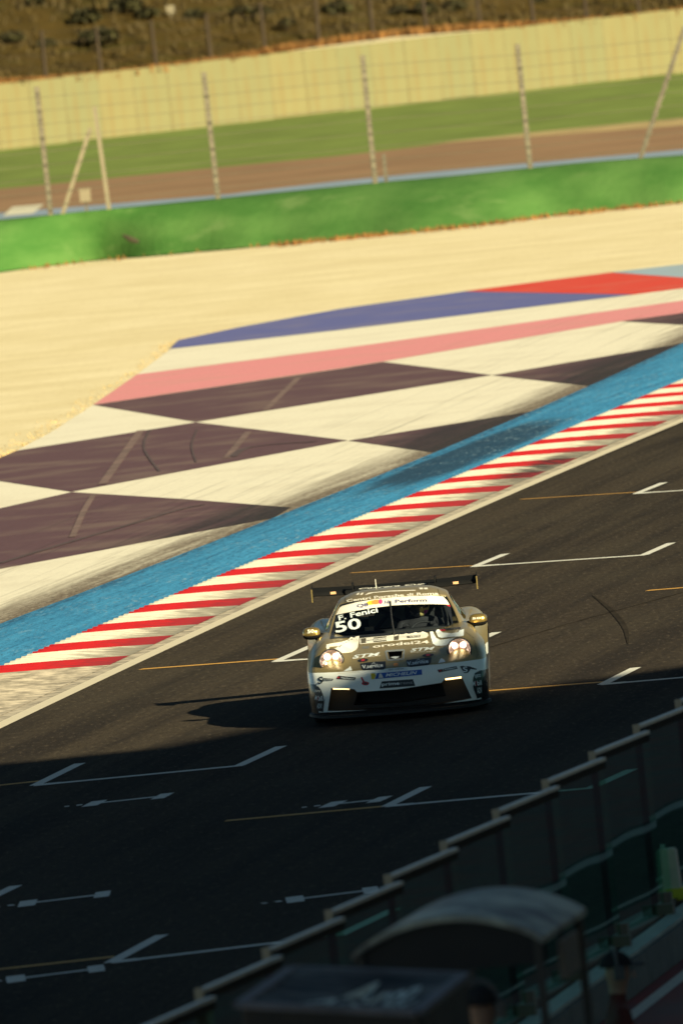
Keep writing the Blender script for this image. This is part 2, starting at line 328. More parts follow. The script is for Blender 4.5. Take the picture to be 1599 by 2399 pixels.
# tyre marks and faded stripes on the runoff
def stroke(name, L, w, m, z=.016, px=True, kind='structure'):
    P = [at(*p) if px else Vector(p) for p in L]; V = []; F = []
    for i, p in enumerate(P):
        t = (P[min(i+1, len(P)-1)]-P[max(i-1, 0)]).normalized(); n_ = Vector((t.y, -t.x, 0)); ww = w if not isinstance(w, (list, tuple)) else w[i]
        V += [(p.x+n_.x*ww/2, p.y+n_.y*ww/2, z), (p.x-n_.x*ww/2, p.y-n_.y*ww/2, z)]
    for i in range(len(P)-1): F.append((2*i, 2*i+2, 2*i+3, 2*i+1))
    return tag(mesh(name, V, F, m), kind=kind)
def curve(L, n_=6):
    out = []
    for i in range(len(L)-1):
        p0 = L[max(i-1, 0)]; p1 = L[i]; p2 = L[i+1]; p3 = L[min(i+2, len(L)-1)]
        for k in range(n_):
            t = k/n_; out.append(tuple(.5*(2*b+(c-a)*t+(2*a-5*b+4*c-d)*t*t+(-a+3*b-3*c+d)*t**3) for a, b, c, d in zip(p0, p1, p2, p3)))
    return out+[tuple(L[-1])]
stroke('faded_stripe', [(699, 886), (622, 962)], .13, M_fade); stroke('faded_stripe', [(582, 1013), (530, 1075)], .13, M_fade); stroke('faded_stripe', [(330, 1010), (240, 1136)], .15, M_fade)
stroke('faded_stripe', [(220, 1160), (196, 1200), (170, 1260)], .10, M_fade)
stroke('skid_mark', curve([(352, 1008), (339, 1035), (342, 1062), (374, 1106)]), .045, M_rub)
stroke('skid_mark', curve([(462, 1008), (450, 1040), (452, 1062), (460, 1084)]), .035, M_rub)
stroke('skid_mark', curve([(545, 1072), (575, 1052), (650, 1042), (740, 1036)]), .16, M_rub, .0161)
stroke('skid_mark', curve([(0, 1322), (150, 1276), (300, 1232), (420, 1196), (480, 1184)]), [.12]*24+[.03], M_rub, .0162)
stroke('skid_mark', curve([(1386, 1395), (1430, 1430), (1462, 1470), (1470, 1510)]), [.01+.06*sin(pi*min(1,k/18)) for k in range(19)], M_rub2, .0055)
stroke('skid_mark', [(1120, 1525), (1330, 1462), (1599, 1388)], .03, M_rub2, .0055)

# grid markings: corner tip, leg end, right corner, right leg end
def grid_box(P):
    c, l, r, e = [at(*p) for p in P]
    M_ = MB()
    def seg(a, b, w, z):
        d = (b-a).normalized(); n_ = Vector((-d.y, d.x, 0))*w/2; M_.add([(q.x, q.y, z) for q in (a-n_, b-n_, b+n_, a+n_)], [(0, 1, 2, 3)])
    seg(c, l, .125, .0042); seg(c, c+(r-c)*1.0, .17, .0046); seg(r-(r-c).normalized()*.05, e, .125, .0050); seg(c, c+(r-c)*.12, .24, .0054)
    tag(M_.build('grid_slot_line', M_line), kind='structure')
def leg(p, q): return (p, q)
grid_box([(82.6, 1840.6), (187.5, 1789), (571, 1793.7), (658.5, 1749)])
grid_box([(647, 1550), (740, 1509), (1085, 1520), (1162, 1482)])
grid_box([(1111, 1327.5), (1183, 1298), (1514, 1300.5), (1571, 1272.5)])
grid_box([(1490, 1156.6), (1553.5, 1131), (1868, 1131), (1925, 1105)])
grid_box([(259, 2256), (379.5, 2191), (810, 2190), (925, 2130)])
grid_box([(905.6, 1889.7), (997, 1844), (1395, 1846), (1480, 1803)])
grid_box([(1410, 1604), (1488, 1564.6), (1840, 1567), (1915, 1530)])
grid_box([(-590, 2180), (-470, 2120), (-80, 2138), (38, 2076)])
def tbar(a, b):
    A, B = at(*a), at(*b); d = (B-A).normalized(); n_ = Vector((-d.y, d.x, 0)); M_ = MB()
    def q(p0, p1, w, z, sh=0.0):
        M_.add([(v.x, v.y, z) for v in (p0-n_*w/2-d*sh, p1-n_*w/2-d*sh, p1+n_*w/2+d*sh, p0+n_*w/2+d*sh)], [(0, 1, 2, 3)])
    q(A, B, .13, .0042); q(A, A+d*.16, .60, .0046, .06); q(B-d*.14, B, .60, .0046, .06)
    q(A-d*.10, A-d*.04, .12, .0046); q(A-d*.22, A-d*.17, .10, .0046)
    tag(M_.build('grid_number_bar', M_line), kind='structure')
for a, b in (((203, 1885), (397, 1864)), ((44.6, 2119.6), (258, 2094)), ((15.6, 2297), (245, 2268)), ((670, 2110.5), (886, 2083.7)), ((760, 1887), (905, 1872))): tbar(a, b)
for k_, (a, b) in enumerate((((-260, 1868), (96, 1830)), ((329.5, 1568.3), (650, 1544.5)), ((822, 1342.5), (1117, 1325)), ((1219, 1170), (1490, 1153.5)), ((528, 1923.7), (905, 1889)), ((1065, 1625), (1414, 1598)), ((1514, 1384), (1800, 1361)), ((-60, 2278), (268, 2242)))):
    stroke('yellow_grid_line', [a, b], (.15 if k_ not in (2, 3) else .08), M_yellow, .0038)

# ------------------------------------------------------------------ the far ground: bank, fence, second track, wall, hill
def lerp_list(P, x):
    if x <= P[0][0]: a, b = P[0], P[1]
    elif x >= P[-1][0]: a, b = P[-2], P[-1]
    else:
        for a, b in zip(P, P[1:]):
            if a[0] <= x <= b[0]: break
    return a[1]+(b[1]-a[1])*(x-a[0])/(b[0]-a[0])
YF = 324.0
botp = [(0, 637), (207, 611), (540, 582), (702, 568), (1070, 532), (1300, 504), (1599, 472)]
topp = [(0, 517), (241, 493), (540, 464), (878, 430), (1070, 413), (1369, 382), (1599, 365)]
V = []; F = []; nx = 0
for px in range(-1400, 3001, 50):
    q = min(max(px, -200), 1800); b = at(px, lerp_list(botp, q)-(px-q)*.105); c_ = aty(px, lerp_list(topp, q)-(px-q)*.105, YF)
    b.y += .35*sin(px*.011)+.2*sin(px*.031)
    for t in (0, .12, .3, .55, .8, .93, 1.0):
        zz = c_.z*(1-(1-t)**1.6) + (.05*sin(px*.02+t*7) if 0 < t < .9 else 0)
        V.append((b.x+(c_.x-b.x)*t, b.y+(YF-b.y)*t, -.03+max(0, zz+.03)))
    V.append((c_.x, YF+1.4, c_.z)); V.append((c_.x*1.01, YF+5, -.03)); nx += 1
for i in range(nx-1):
    for k in range(8): q = i*9+k; F.append((q, q+9, q+10, q+1))
tag(mesh('green_bank', V, F, M_bank, smooth=True), kind='structure')
def tufts(name, pts, h, m, nb=5, spread=.3, w=.5):
    V = []; F = []
    for (x, y_, z) in pts:
        for _ in range(nb):
            a = random.uniform(0, 2*pi); r = random.uniform(0, spread); bx, by = x+cos(a)*r, y_+sin(a)*r; hh = h*random.uniform(.4, 1.2); ww = w*hh*random.uniform(.5, 1)
            a2 = random.uniform(0, 2*pi); dx, dy = cos(a2)*ww/2, sin(a2)*ww/2; i = len(V); lx, ly = random.uniform(-.3, .3)*hh, random.uniform(-.3, .3)*hh
            V += [(bx-dx, by-dy, z-.02), (bx+dx, by+dy, z-.02), (bx+dx*.6+lx, by+dy*.6+ly, z+hh*.7), (bx+lx*1.5, by+ly*1.5, z+hh)]; F += [(i, i+1, i+2), (i, i+2, i+3)]
    return tag(mesh(name, V, F, m), kind='stuff')
# weeds where gravel meets the bank, scruffy gravel edge along the runoff
pts = []
for _ in range(420):
    px = random.uniform(640, 1560) if random.random() < .8 else random.uniform(-100, 1700); p = at(px, lerp_list(botp, px)+random.gauss(1, 1.6)); pts.append((p.x, p.y, -.03))
tufts('dry_weeds', pts, .14, M_weed, 4, .5)
pts = []
el = E_line[1:]
for _ in range(450):
    i = random.randrange(0, 9); t = random.random(); a, b = el[i], el[i+1]; d = Vector((b[0]-a[0], b[1]-a[1])).normalized()
    o_ = abs(random.gauss(0, .16))*(1.6 if i in (3, 4, 5) else 1); pts.append((a[0]+(b[0]-a[0])*t-d.y*o_-.03, a[1]+(b[1]-a[1])*t+d.x*o_, -.03))
tufts('gravel_edge_weeds', pts, .045, M_gtuft, 4, .15)
def zone(name, bot, top, z, m, ext=26):
    B = G(bot); Tt = G(top)
    def exl(L): a, b = L[0], L[1]; return a+(a-b).normalized()*ext
    def exr(L): a, b = L[-1], L[-2]; return a+(a-b).normalized()*ext
    L = [exl(B)]+B+[exr(B)]+[exr(Tt)]+Tt[::-1]+[exl(Tt)]
    return sheet(name, [(p.x, p.y) for p in L], z, m)
lB = [(0, 511), (540, 466), (800, 438), (1059, 412), (1599, 366)]
l1 = [(0, 499), (540, 454.5), (784, 425), (1059, 398), (1599, 350)]
l2 = [(0, 442.5), (540, 389), (784, 366), (1059, 333), (1231, 321), (1599, 293)]
l3 = [(1059, 329), (1231, 312), (1599, 276)]
l4 = [(0, 351), (540, 296), (784, 262), (1059, 231), (1599, 170)]
WA, WB_ = Vector((-14.7, 554.0, 0)), Vector((19.4, 573.4, 0)); WD = (WB_-WA).normalized()
zone('far_blue_kerb', [(x, y_+14) for x, y_ in lB], l1, 0, M_farblue); zone('far_track', l1, l2, -.004, M_far_asph)
sheet('far_grass', [(p.x, p.y) for p in G(l2)][:1] and [(-60, at(*l2[0]).y-3)]+[(p.x, p.y) for p in G(l2)]+[(70, 500), (90, 640), (-60, 560)], -.010, M_grass)
sheet('far_verge', [(p.x, p.y) for p in G([(900, 356), (1059, 333), (1231, 321), (1599, 293), (1900, 268), (1900, 250), (1599, 276), (1231, 311), (1059, 331)])], .0, M_tan)
p = at(7, 506); q = at(78, 500)
tag(mesh('white_kerb_patch', [(p.x, p.y, .004), (q.x, q.y, .004), (q.x+.1, q.y+14, .004), (p.x, p.y+14, .004)], [(0, 1, 2, 3)], M_farwhite), kind='structure')
# debris fence on the bank
fence = empty('debris_fence', aty(800, 436, YF+.6), 'tall wire debris fence with notched grey posts standing on the green bank', 'fence')
def loc_(p): return Vector(p)-fence.location
def fpost(b, t, w=.15, notch=True, dy=0.0, m=M_galv):
    B = aty(b[0], b[1], YF+.6+dy); Tt = aty(t[0], t[1], YF+.6+dy); B.z -= .25; M_ = MB(); M_.bar(loc_(B), loc_(Tt), w, .12, 0)
    if notch:
        n_ = 15
        for k in range(n_):
            c = B+(Tt-B)*((k+.7)/n_); M_.box(loc_(c)+Vector((0, -.062, 0)), (w*.8, .02, .16), m=1)
    M_.build('post', [m, M_notch], fence); return B, Tt
posts = [((119, 499), (86, 203)), ((510, 458), (477, 169)), ((878, 425), (848.5, 129)), ((1241, 392), (1210.5, 103)), ((1655, 352), (1623, 60)), ((-246, 535), (-279, 240)), ((1975, 318), (1943, 30))]
ends = [fpost(b, t) for b, t in posts]
fpost((256.5, 491), (222, 250), .22, False, m=M_pale_post); M_ = MB(); fpost((139.5, 499), (212, 300), .16, False, m=M_pale_post); fpost((1489, 372), (1603, 62), .17, True)
fpost((903.6, 420), (898, 361), .10, False, .3, M_galv)
ends.sort(key=lambda e: e[0].x)
for k in range(9):
    f_ = .12+.1*k; M_ = MB(); M_.tube([loc_(b+(t-b)*f_)+Vector((0, -.1, 0)) for b, t in ends], .007, 4)
    M_.build('wire', M_wire, fence)
bx = empty('trackside_box', aty(201, 470, 380), 'small pale box standing behind the fence between post and brace', 'box')
bx.location.z = 0; M_ = MB(); zc = aty(201, 458, 380).z
M_.box((0, 0, zc), (.36, .3, .4)); M_.box((0, 0, zc+.22), (.42, .34, .05)); M_.build('cabinet', M_pale_post, bx); M_ = MB(); M_.box((0, 0, zc/2-.1), (.08, .08, zc)); M_.build('stand', M_galv, bx)
# dark scrap of debris / bird on the bank
M_ = MB(); M_.tube([(-.22, 0, .16), (-.1, 0, .08), (.02, 0, 0), (.16, 0, -.06), (.24, 0, -.10)], [.02, .07, .09, .07, .02], 7)
b = aty(306, 566, 320.6); M_.build('debris_scrap', plain('dark_scrap', (.04, .035, .015), .9), loc=(b.x, 320.9, b.z+.05)); tag(bpy.data.objects['debris_scrap'], 'dark torn scrap lying on the green bank at the left', 'debris')
# concrete wall, panel by panel
WH = 3.2; wroot = empty('concrete_wall', WA, 'long pale concrete panel wall behind the far grass verge', 'wall', rz=atan2(WD.y, WD.x))
PW = 1.93
pm = MB(); pm.box((PW/2, 0, WH/2), (PW-.045, .20, WH)); pme = None
for i in range(-9, 29):
    if pme is None: o = pm.build('concrete_panel', M_wall, wroot); pme = o.data
    else: o = link('concrete_panel', pme, wroot)
    o.location = (i*PW, random.uniform(-.012, .012), random.uniform(-.02, .02))
jm = MB()
for i in range(-9, 30): jm.box((i*PW, 0, WH/2-.02), (.05, .188, WH-.05))
jm.build('joint_filler', M_joint, wroot)
# hillside
V = []; F = []; nx = 60; ny = 50
HN = Vector((-WD.y, WD.x, 0))
def hillz(s_, d_): return 3.12 + d_*.22 + .25*sin(s_*.21+d_*.13) + .18*sin(s_*.67-d_*.31)*(min(d_, 3)/3)
for j in range(ny):
    d_ = .12 + (j/ (ny-1))**2*420
    for i in range(nx):
        s_ = -150+300*i/(nx-1); p = WA+WD*(s_+15)+HN*d_; V.append((p.x, p.y, hillz(s_, d_)-.02))
for j in range(ny-1):
    for i in range(nx-1): q = j*nx+i; F.append((q, q+1, q+nx+1, q+nx))
tag(mesh('hillside', V, F, M_hill, smooth=True), kind='structure')
def hp(s_, d_, dz=0): p = WA+WD*(s_+15)+HN*d_; return (p.x, p.y, hillz(s_, d_)+dz)
tufts('hill_grass', [hp(random.uniform(-22, 32), random.uniform(.8, 60)**1.0) for _ in range(5200)], .38, M_tuft, 4, .5)
tufts('wall_top_weeds', [hp(random.uniform(-20, 30), abs(random.gauss(.1, .12))+.1) for _ in range(1600)], .34, M_weed, 4, .3)
def to_hill(px, py):
    lo, hi = 400., 1500.; d = ray(px, py)
    for _ in range(50):
        mid = (lo+hi)/2; p = CP+d*mid; r = p-WA; s_ = r.dot(WD)-15; dd = r.dot(HN)
        if dd < .2 or p.z > hillz(s_, dd): lo = mid
        else: hi = mid
    return CP+d*lo
hf = empty('hill_fence', hp(-15, 1.0), 'row of dark wooden posts with wire along the foot of the brown hill', 'fence')
hpx = [(5, 165), (151.5, 155), (296, 138), (444, 127), (580, 107), (723, 96), (862, 77), (1007, 65), (1142, 48), (1283, 34), (1419, 21), (1555, 3)]
tops = []
for i in range(-2, 16):
    s_ = -15+ (i-0)*3.1 + .35; px = None
    b = Vector(hp(s_, .9)); h = 2.4+random.uniform(-.1, .15); lean = Vector((random.uniform(-.05, .05), 0, 0))
    M_ = MB(); M_.tube([b-hf.location-Vector((0, 0, .2)), b-hf.location+lean+Vector((0, 0, h))], [.11, .085], 8); M_.build('post', M_darkwood, hf); tops.append((b-hf.location, b-hf.location+lean+Vector((0, 0, h))))
for f_ in (.25, .5, .75, .95):
    M_ = MB(); M_.tube([a+(b-a)*f_ for a, b in tops], .012, 4); M_.build('wire', M_darkwood, hf)
ORD = ['first', 'second', 'third', 'fourth', 'fifth', 'sixth', 'seventh', 'eighth', 'ninth', 'tenth', 'eleventh', 'twelfth']
SEEN = {}
def shrub(px, py, r):
    k = max(i for i, q in enumerate(hpx) if px >= q[0] - 1); hgt = hpx[k][1]-py
    size = 'large' if r > .65 else 'middling' if r > .47 else 'small'; lev = 'low down' if hgt < 45 else 'halfway up' if hgt < 85 else 'high up'
    label = f'{size} dark shrub {lev} right of the {ORD[k]} hill post from left'
    SEEN[label] = SEEN.get(label, 0)+1
    if SEEN[label] > 1: label = label.replace('dark shrub', 'dark shrub furthest right')
    p = to_hill(px, py); o = empty('shrub', p, label, 'shrub', 'dark shrubs scattered on the hillside')
    V = []; F = []
    for _ in range(260):
        v = Vector((random.gauss(0, 1), random.gauss(0, 1), random.gauss(0, 1))).normalized()*(random.random()**.4); v = Vector((v.x*r*1.25, v.y*r, abs(v.z)*r*.9+.08))
        a = Vector((random.gauss(0, 1), random.gauss(0, 1), random.gauss(0, 1))).normalized()*.16*r/.6; b = a.cross(Vector((random.random(), random.random(), 1))).normalized()*.09*r/.6
        i = len(V); V += [v-a, v+b, v+a, v-b]; F += [(i, i+1, i+2, i+3)]
    mesh('foliage', V, F, M_leaf, o); M_ = MB()
    for k in range(4): a = k*1.6; M_.tube([(0, 0, -.1), (cos(a)*r*.25, sin(a)*r*.25, r*.35), (cos(a)*r*.6, sin(a)*r*.5, r*.7)], [.05, .035, .01], 5)
    M_.build('stem', M_darkwood, o)
for q in ((203, 52, .7), (222, 97, .7), (241, 102, .8), (296, 26, .75), (83, 14, .5), (345, 42, .55), (455, 46, .5), (614, 38, .5), (788, 34, .7), (935, 36, .5), (994, 32, .6), (1058, 26, .5), (566, 34, .45), (110, 112, .45), (26, 101, .6), (672, 62, .4), (1262, 12, .35), (1065, 24, .5)): shrub(*q)
p = to_hill(401, 38); M_ = MB(); M_.box((0, 0, .35), (.42, .3, .4)); M_.box((0, 0, .08), (.08, .08, .3)); o = M_.build('hill_marker_box', M_pale_post, loc=p); tag(o, 'small pale marker box on the brown hill above the fence posts', 'box')

# ------------------------------------------------------------------ pit side
M_conc = plain('plinth_concrete', (.13, .14, .125), .8, var=.25, scale=4); M_pit = m_asphalt('pit_lane_asphalt', (.06, .052, .05)); M_pitred = plain('pit_red_paint', (.20, .022, .018), .7, var=.3, scale=1.2)
M_rail = plain('aluminium_rail', (.55, .53, .47), .38, .55, var=.12, scale=8); M_seal = plain('black_seal', (.006, .006, .006), 1.0, spec=0.0)
ng = NT('tinted_screen_glass'); g1 = ng.t.nodes.new('ShaderNodeBsdfTransparent'); g1.inputs[0].default_value = (.62, .92, .80, 1)
g2 = ng.t.nodes.new('ShaderNodeBsdfGlossy'); g2.inputs[0].default_value = (.85, 1.0, .90, 1); g2.inputs['Roughness'].default_value = .03
fr = ng.t.nodes.new('ShaderNodeFresnel'); fr.inputs[0].default_value = 1.45; mx = ng.t.nodes.new('ShaderNodeMixShader')
bp = ng.t.nodes.new('ShaderNodeBump'); bp.inputs['Strength'].default_value = .10; bp.inputs['Distance'].default_value = .02
ng.t.links.new(ng.noise(scale=.85, detail=0), bp.inputs['Height']); ng.t.links.new(bp.outputs[0], g2.inputs['Normal'])
geo = ng.t.nodes.new('ShaderNodeNewGeometry'); ng.t.links.new(ng.math('MULTIPLY', fr.outputs[0], ng.math('SUBTRACT', 1.0, geo.outputs['Backfacing'])), mx.inputs[0]); ng.t.links.new(g1.outputs[0], mx.inputs[1]); ng.t.links.new(g2.outputs[0], mx.inputs[2]); ng.t.links.new(mx.outputs[0], ng.out.inputs[0])
M_glass = ng.m
D0 = 71.0
r0 = aty(464, 2320, D0); RZ = r0.z; PZ = .27           # rail height, plinth top
steps = [(455, 2275), (605, 2205), (750, 2125), (885, 2045), (1015, 1945), (1135, 1870), (1248, 1810), (1355, 1735), (1460, 1670), (1555, 1610)]
r9 = at(1555*1.0198, 1610*1.0198, RZ)
PT = Vector((r9.x-r0.x, r9.y-r0.y, 0)); PS = PT.length/9; PT.normalize(); PN = Vector((PT.y, -PT.x, 0))
pw = empty('pit_wall', (r0.x, r0.y, 0), 'low concrete pit wall carrying a staggered row of dark green glass screens', 'wall', rz=-atan2(PT.x, PT.y))   # local +Y runs along the wall
M_ = MB(); M_.box((.10, 20, PZ/2-.02), (.50, 120, PZ+.04)); M_.build('plinth', M_conc, pw)
M_ = MB(); M_.box((.235, 20, PZ+.022), (.16, 120, .03)); M_.build('coping_strip', plain('coping_edge', (.34, .40, .36), .55, var=.2, scale=2), pw)
def screen(i):
    a = Vector((0, i*PS, 0)); b = Vector((.085, (i+1)*PS-.03, 0)); d = b-a; L = d.length; ang = atan2(d.y, d.x)
    o = empty('glass_screen', a, None, None); o.parent = pw; o.rotation_euler = (0, .018, ang)
    for k in ('label', 'category'):
        if k in o: del o[k]
    return o, L
def tree_copy(src, par):
    c = src.copy(); COL.objects.link(c); c.parent = par; return c
s0 = None
for i in range(-8, 22):
    o, L = screen(i)
    if s0 is None:
        h = RZ-PZ
        M_ = MB(); M_.box((L/2, 0, RZ-.012), (L, .045, .026)); r_ = M_.build('top_rail', M_rail, o)
        M_ = MB(); M_.box((L/2, 0, RZ-.055), (L, .03, .056)); fr_ = M_.build('rail_channel', plain('channel', (.045, .036, .028), .9, spec=.05), o)
        M_ = MB(); M_.box((L/2, 0, PZ+h/2-.03), (L-.05, .012, h-.10)); gl = M_.build('glass', M_glass, o)
        M_ = MB(); M_.box((.02, .0, PZ+h/2-.02), (.035, .05, h-.06)); po = M_.build('end_post', M_seal, o)
        M_ = MB(); M_.box((L/2, -.02, PZ+.04), (L-.1, .06, .07)); M_.box((.08, -.06, PZ+.09), (.09, .14, .17)); M_.box((L-.3, -.06, PZ+.08), (.09, .14, .15)); fo = M_.build('bottom_clamp', plain('clamp_metal', (.14, .11, .08), .6, .3), o)
        s0 = [r_, fr_, gl, po, fo]
    else:
        for c in s0: tree_copy(c, o)
    cp_ = tree_copy(s0[0], o) if False else None
# cream end caps of the rails
for o in [c for c in pw.children if c.name.startswith('glass_screen')]:
    if 'capme' not in bpy.data.meshes:
        M_ = MB(); M_.box((-.012, 0, RZ-.03), (.02, .055, .08)); e_ = M_.build('rail_end_cap', plain('beige_cap', (.45, .37, .26), .5), o); e_.data.name = 'capme'; capme = e_.data
    else: link('rail_end_cap', capme, o)
def PL(u, v, z): return Vector((r0.x, r0.y, 0)) + PN*u + PT*v + Vector((0, 0, z))     # metres right of the wall, metres along it
sheet('pit_lane', [PL(.35, -90, 0).xy, PL(60, -90, 0).xy, PL(60, 190, 0).xy, PL(.35, 190, 0).xy], .010, M_pit)
l1_ = at(1599, 2282, .03); l2_ = at(1489, 2374, .03); lu = (l1_-Vector((r0.x, r0.y, 0))).dot(PN)
for ua, ub in ((.36, 1.25), (2.95, 6.2)): sheet('pit_red_strip', [PL(ua, -60, 0).xy, PL(ub, -60, 0).xy, PL(ub, 180, 0).xy, PL(ua, 180, 0).xy], .016, M_pitred)
for ua, ub in ((1.31, 1.38), (2.72, 2.88)): sheet('pit_lane_line', [PL(ua, -60, 0).xy, PL(ub, -60, 0).xy, PL(ub, 180, 0).xy, PL(ua, 180, 0).xy], .018, M_line)
sheet('pit_lane_line', [PL(lu-.06, -60, 0).xy, PL(lu+.06, -60, 0).xy, PL(lu+.06, 60, 0).xy, PL(lu-.06, 60, 0).xy], .022, M_line)
M_bld = plain('pit_building_wall', (.32, .29, .25), .8, var=.1, scale=.5); M_shut = plain('garage_shutter', (.13, .14, .15), .6, var=.1)
# pit building on the right; its stepped roof end throws the long shadow over the track
BHt = 15.0; sh = Vector((S.x, S.y, 0))*(BHt/S.z)
edge = [at(-500, 1835), at(0, 1790), at(357, 1753), at(714, 1685), at(1152, 1622), at(1599, 1560)]
edge = [p+sh for p in edge]
ft = [(edge[0].x, edge[0].y)]+[(p.x, p.y) for p in edge[1:]]+[(48, edge[-1].y+4), (60, edge[-1].y+2), (50, -30), (3, -30)]
base = PL(13.5, 0, 0)
M_ = MB(); n_ = len(ft); V = [(x, y_, 0) for x, y_ in ft]+[(x, y_, BHt) for x, y_ in ft]
M_.add(V, [tuple(range(n_))[::-1], tuple(range(n_, 2*n_))]+[(i, (i+1) % n_, n_+(i+1) % n_, n_+i) for i in range(n_)])
bld = empty('pit_building', (0, 0, 0), 'tall pit building on the right whose roof shades the start straight', 'building'); M_.build('wall', M_bld, bld)
A_ = Vector((3, -30, 0)); B_ = Vector((ft[0][0], ft[0][1], 0)); dd = (B_-A_).normalized(); nn = Vector((-dd.y, dd.x, 0)); LL = (B_-A_).length; k = 2.0
while k < LL-6:
    c = A_+dd*(k+2)+nn*.06; M_ = MB(); M_.box((0, 0, 0), (4, .1, 3.4)); o = M_.build('garage_door', M_shut, bld, loc=(c.x, c.y, 1.7)); o.rotation_euler.z = atan2(dd.y, dd.x)
    M_ = MB(); M_.box((0, 0, 0), (4, .08, 1.6)); o = M_.build('window', M_glass, bld, loc=(c.x, c.y, 6.2)); o.rotation_euler.z = atan2(dd.y, dd.x); k += 5.2

# timing stand with curved roof
def stand_frame(root, w, dp, zr, mat_):
    for sx in (0, 1):
        for sy in (0, 1):
            M_ = MB(); M_.box((-w*sx + (.04 if sx else -.04), dp*sy+(.05 if not sy else -.05), zr/2), (.045, .045, zr-.03)); M_.build('leg', mat_, root)
M_roofg = NT('weathered_canopy'); kk = M_roofg.noise(scale=2.4, detail=6, rough=.6); k2 = M_roofg.noise(n_ if False else None, scale=7, detail=3)
M_roofg = M_roofg.fin(M_roofg.mix(M_roofg.ramp(kk, .35, .65), (.13, .12, .115), (.55, .58, .48)), .55, 0)
M_black = plain('black_panel', (.012, .012, .014), .6); M_chrome = plain('stand_tube', (.03, .03, .03), .5, .3); M_screen = plain('monitor_face', (.02, .025, .03), .25)
FRp = aty(1270, 2196, 64.0); w1 = (FRp-aty(816, 2244, 64.0)).length; dp1 = 1.62; zr = FRp.z
ts = empty('timing_stand', (FRp.x, FRp.y, 0), 'pit wall stand with weathered grey barrel shaped roof beside the glass screens', 'stand', rz=-TH)
V = []; F = []; na = 18; rise = .17
for j in range(2):
    for i in range(na+1):
        t = i/na; x = -w1*t; arc = rise*(4*t*(1-t))**.9
        for th in (0, -.035): V.append((x, (dp1)*j, zr+arc+th))
for i in range(na):
    a = 2*i; b = 2*(na+1)+2*i
    F += [(a, b, b+2, a+2), (a+1, a+3, b+3, b+1), (a, a+2, a+3, a+1), (b, b+1, b+3, b+2)]
F += [(0, 1, 2*(na+1)+1, 2*(na+1)), (2*na, 2*(na+1)+2*na, 2*(na+1)+2*na+1, 2*na+1)]
mesh('roof', V, F, M_roofg, ts)
stand_frame(ts, w1, dp1, zr, plain('grey_leg', (.06, .056, .05), .6, .2))
V = []; F = []
for i in range(na+1):
    t = i/na; x = -w1*t; arc = rise*(4*t*(1-t))**.9
    V += [(x, .06, zr+arc-.04), (x, .06, zr-.15), (x, .09, zr+arc-.04), (x, .09, zr-.15)]
for i in range(na): a = 4*i; F += [(a, a+1, a+5, a+4), (a+2, a+6, a+7, a+3), (a+1, a+3, a+7, a+5)]
mesh('front_fascia', V, F, M_black, ts)
M_ = MB(); M_.box((-w1/2, dp1*.5, .98), (w1*.9, .45, .05)); M_.box((-w1/2, dp1*.5, .5), (w1*.2, .3, .9)); M_.build('desk', M_black, ts)
M_ = MB(); M_.box((-w1*.72, dp1*.45, zr-.30), (w1*.45, .25, .34)); M_.build('monitor_housing', M_black, ts)
M_ = MB(); M_.box((.02, dp1*.45, zr-.18), (.03, .6, .22)); M_.build('side_plate', plain('side_plate', (.16, .14, .12), .6), ts)
# black fabric awning stand
def m_fabric():
    n = NT('black_awning_fabric'); f = n.noise(n.mapping((1.2, 3, 1), rz=.5), 1.4, 5); c = n.mix(n.ramp(f, .38, .68), (.014, .018, .024), (.16, .155, .15)); n.bump(n.noise(scale=3), .5, .03); return n.fin(c, .7, 0, .3)
M_fab = m_fabric(); M_hem = plain('awning_hem', (.17, .16, .18), .7, var=.3, scale=5)
NR = aty(975, 2368, 59.0); NL = aty(562, 2349, 59.4); FL = aty(685, 2265, 61.1); FR = aty(1086, 2280, 60.7)
aw = empty('awning_stand', (NR.x, NR.y, 0), 'stand covered by sagging black fabric awning with white print', 'stand')
o_ = Vector((NR.x, NR.y, 0)); V = []; F = []; g_ = 14
for j in range(g_+1):
    for i in range(g_+1):
        s_, t = i/g_, j/g_; p = (NL*(1-s_)+NR*s_)*(1-t)+(FL*(1-s_)+FR*s_)*t
        p.z -= .07*sin(pi*s_)*sin(pi*t)*(1+.4*sin(9*s_+3*t)); V.append(p-o_)
for j in range(g_):
    for i in range(g_): q = j*(g_+1)+i; F.append((q, q+1, q+g_+2, q+g_+1))
top = mesh('awning', V, F, M_fab, aw, smooth=True)
M_ = MB(); nl, nr, fl, fr2 = [v-o_ for v in (NL, NR, FL, FR)]
for a, b in ((nl, nr), (nl, fl), (nr, fr2), (fl, fr2)): M_.bar(a-Vector((0, 0, .012)), b-Vector((0, 0, .012)), .075, .03)
M_.build('hem', M_hem, aw)
M_ = MB(); M_.bar(nl-Vector((0, 0, .25)), nr-Vector((0, 0, .25)), .01, .46); M_.bar(nr-Vector((0, 0, .18)), fr2-Vector((0, 0, .18)), .01, .30); M_.build('valance', M_black, aw)
for v in (nl, nr, fl, fr2): M_ = MB(); M_.tube([(v.x*.97, v.y, 0), (v.x*.97, v.y, v.z-.04)], .02, 6); M_.build('leg', M_chrome, aw)
c_ = (nl+nr+fl+fr2)/4; M_ = MB(); M_.box((c_.x, c_.y, .75), (.8, .9, 1.4)); M_.box((c_.x, c_.y, c_.z-.45), (.8, 1.0, .6)); M_.build('console', M_black, aw)
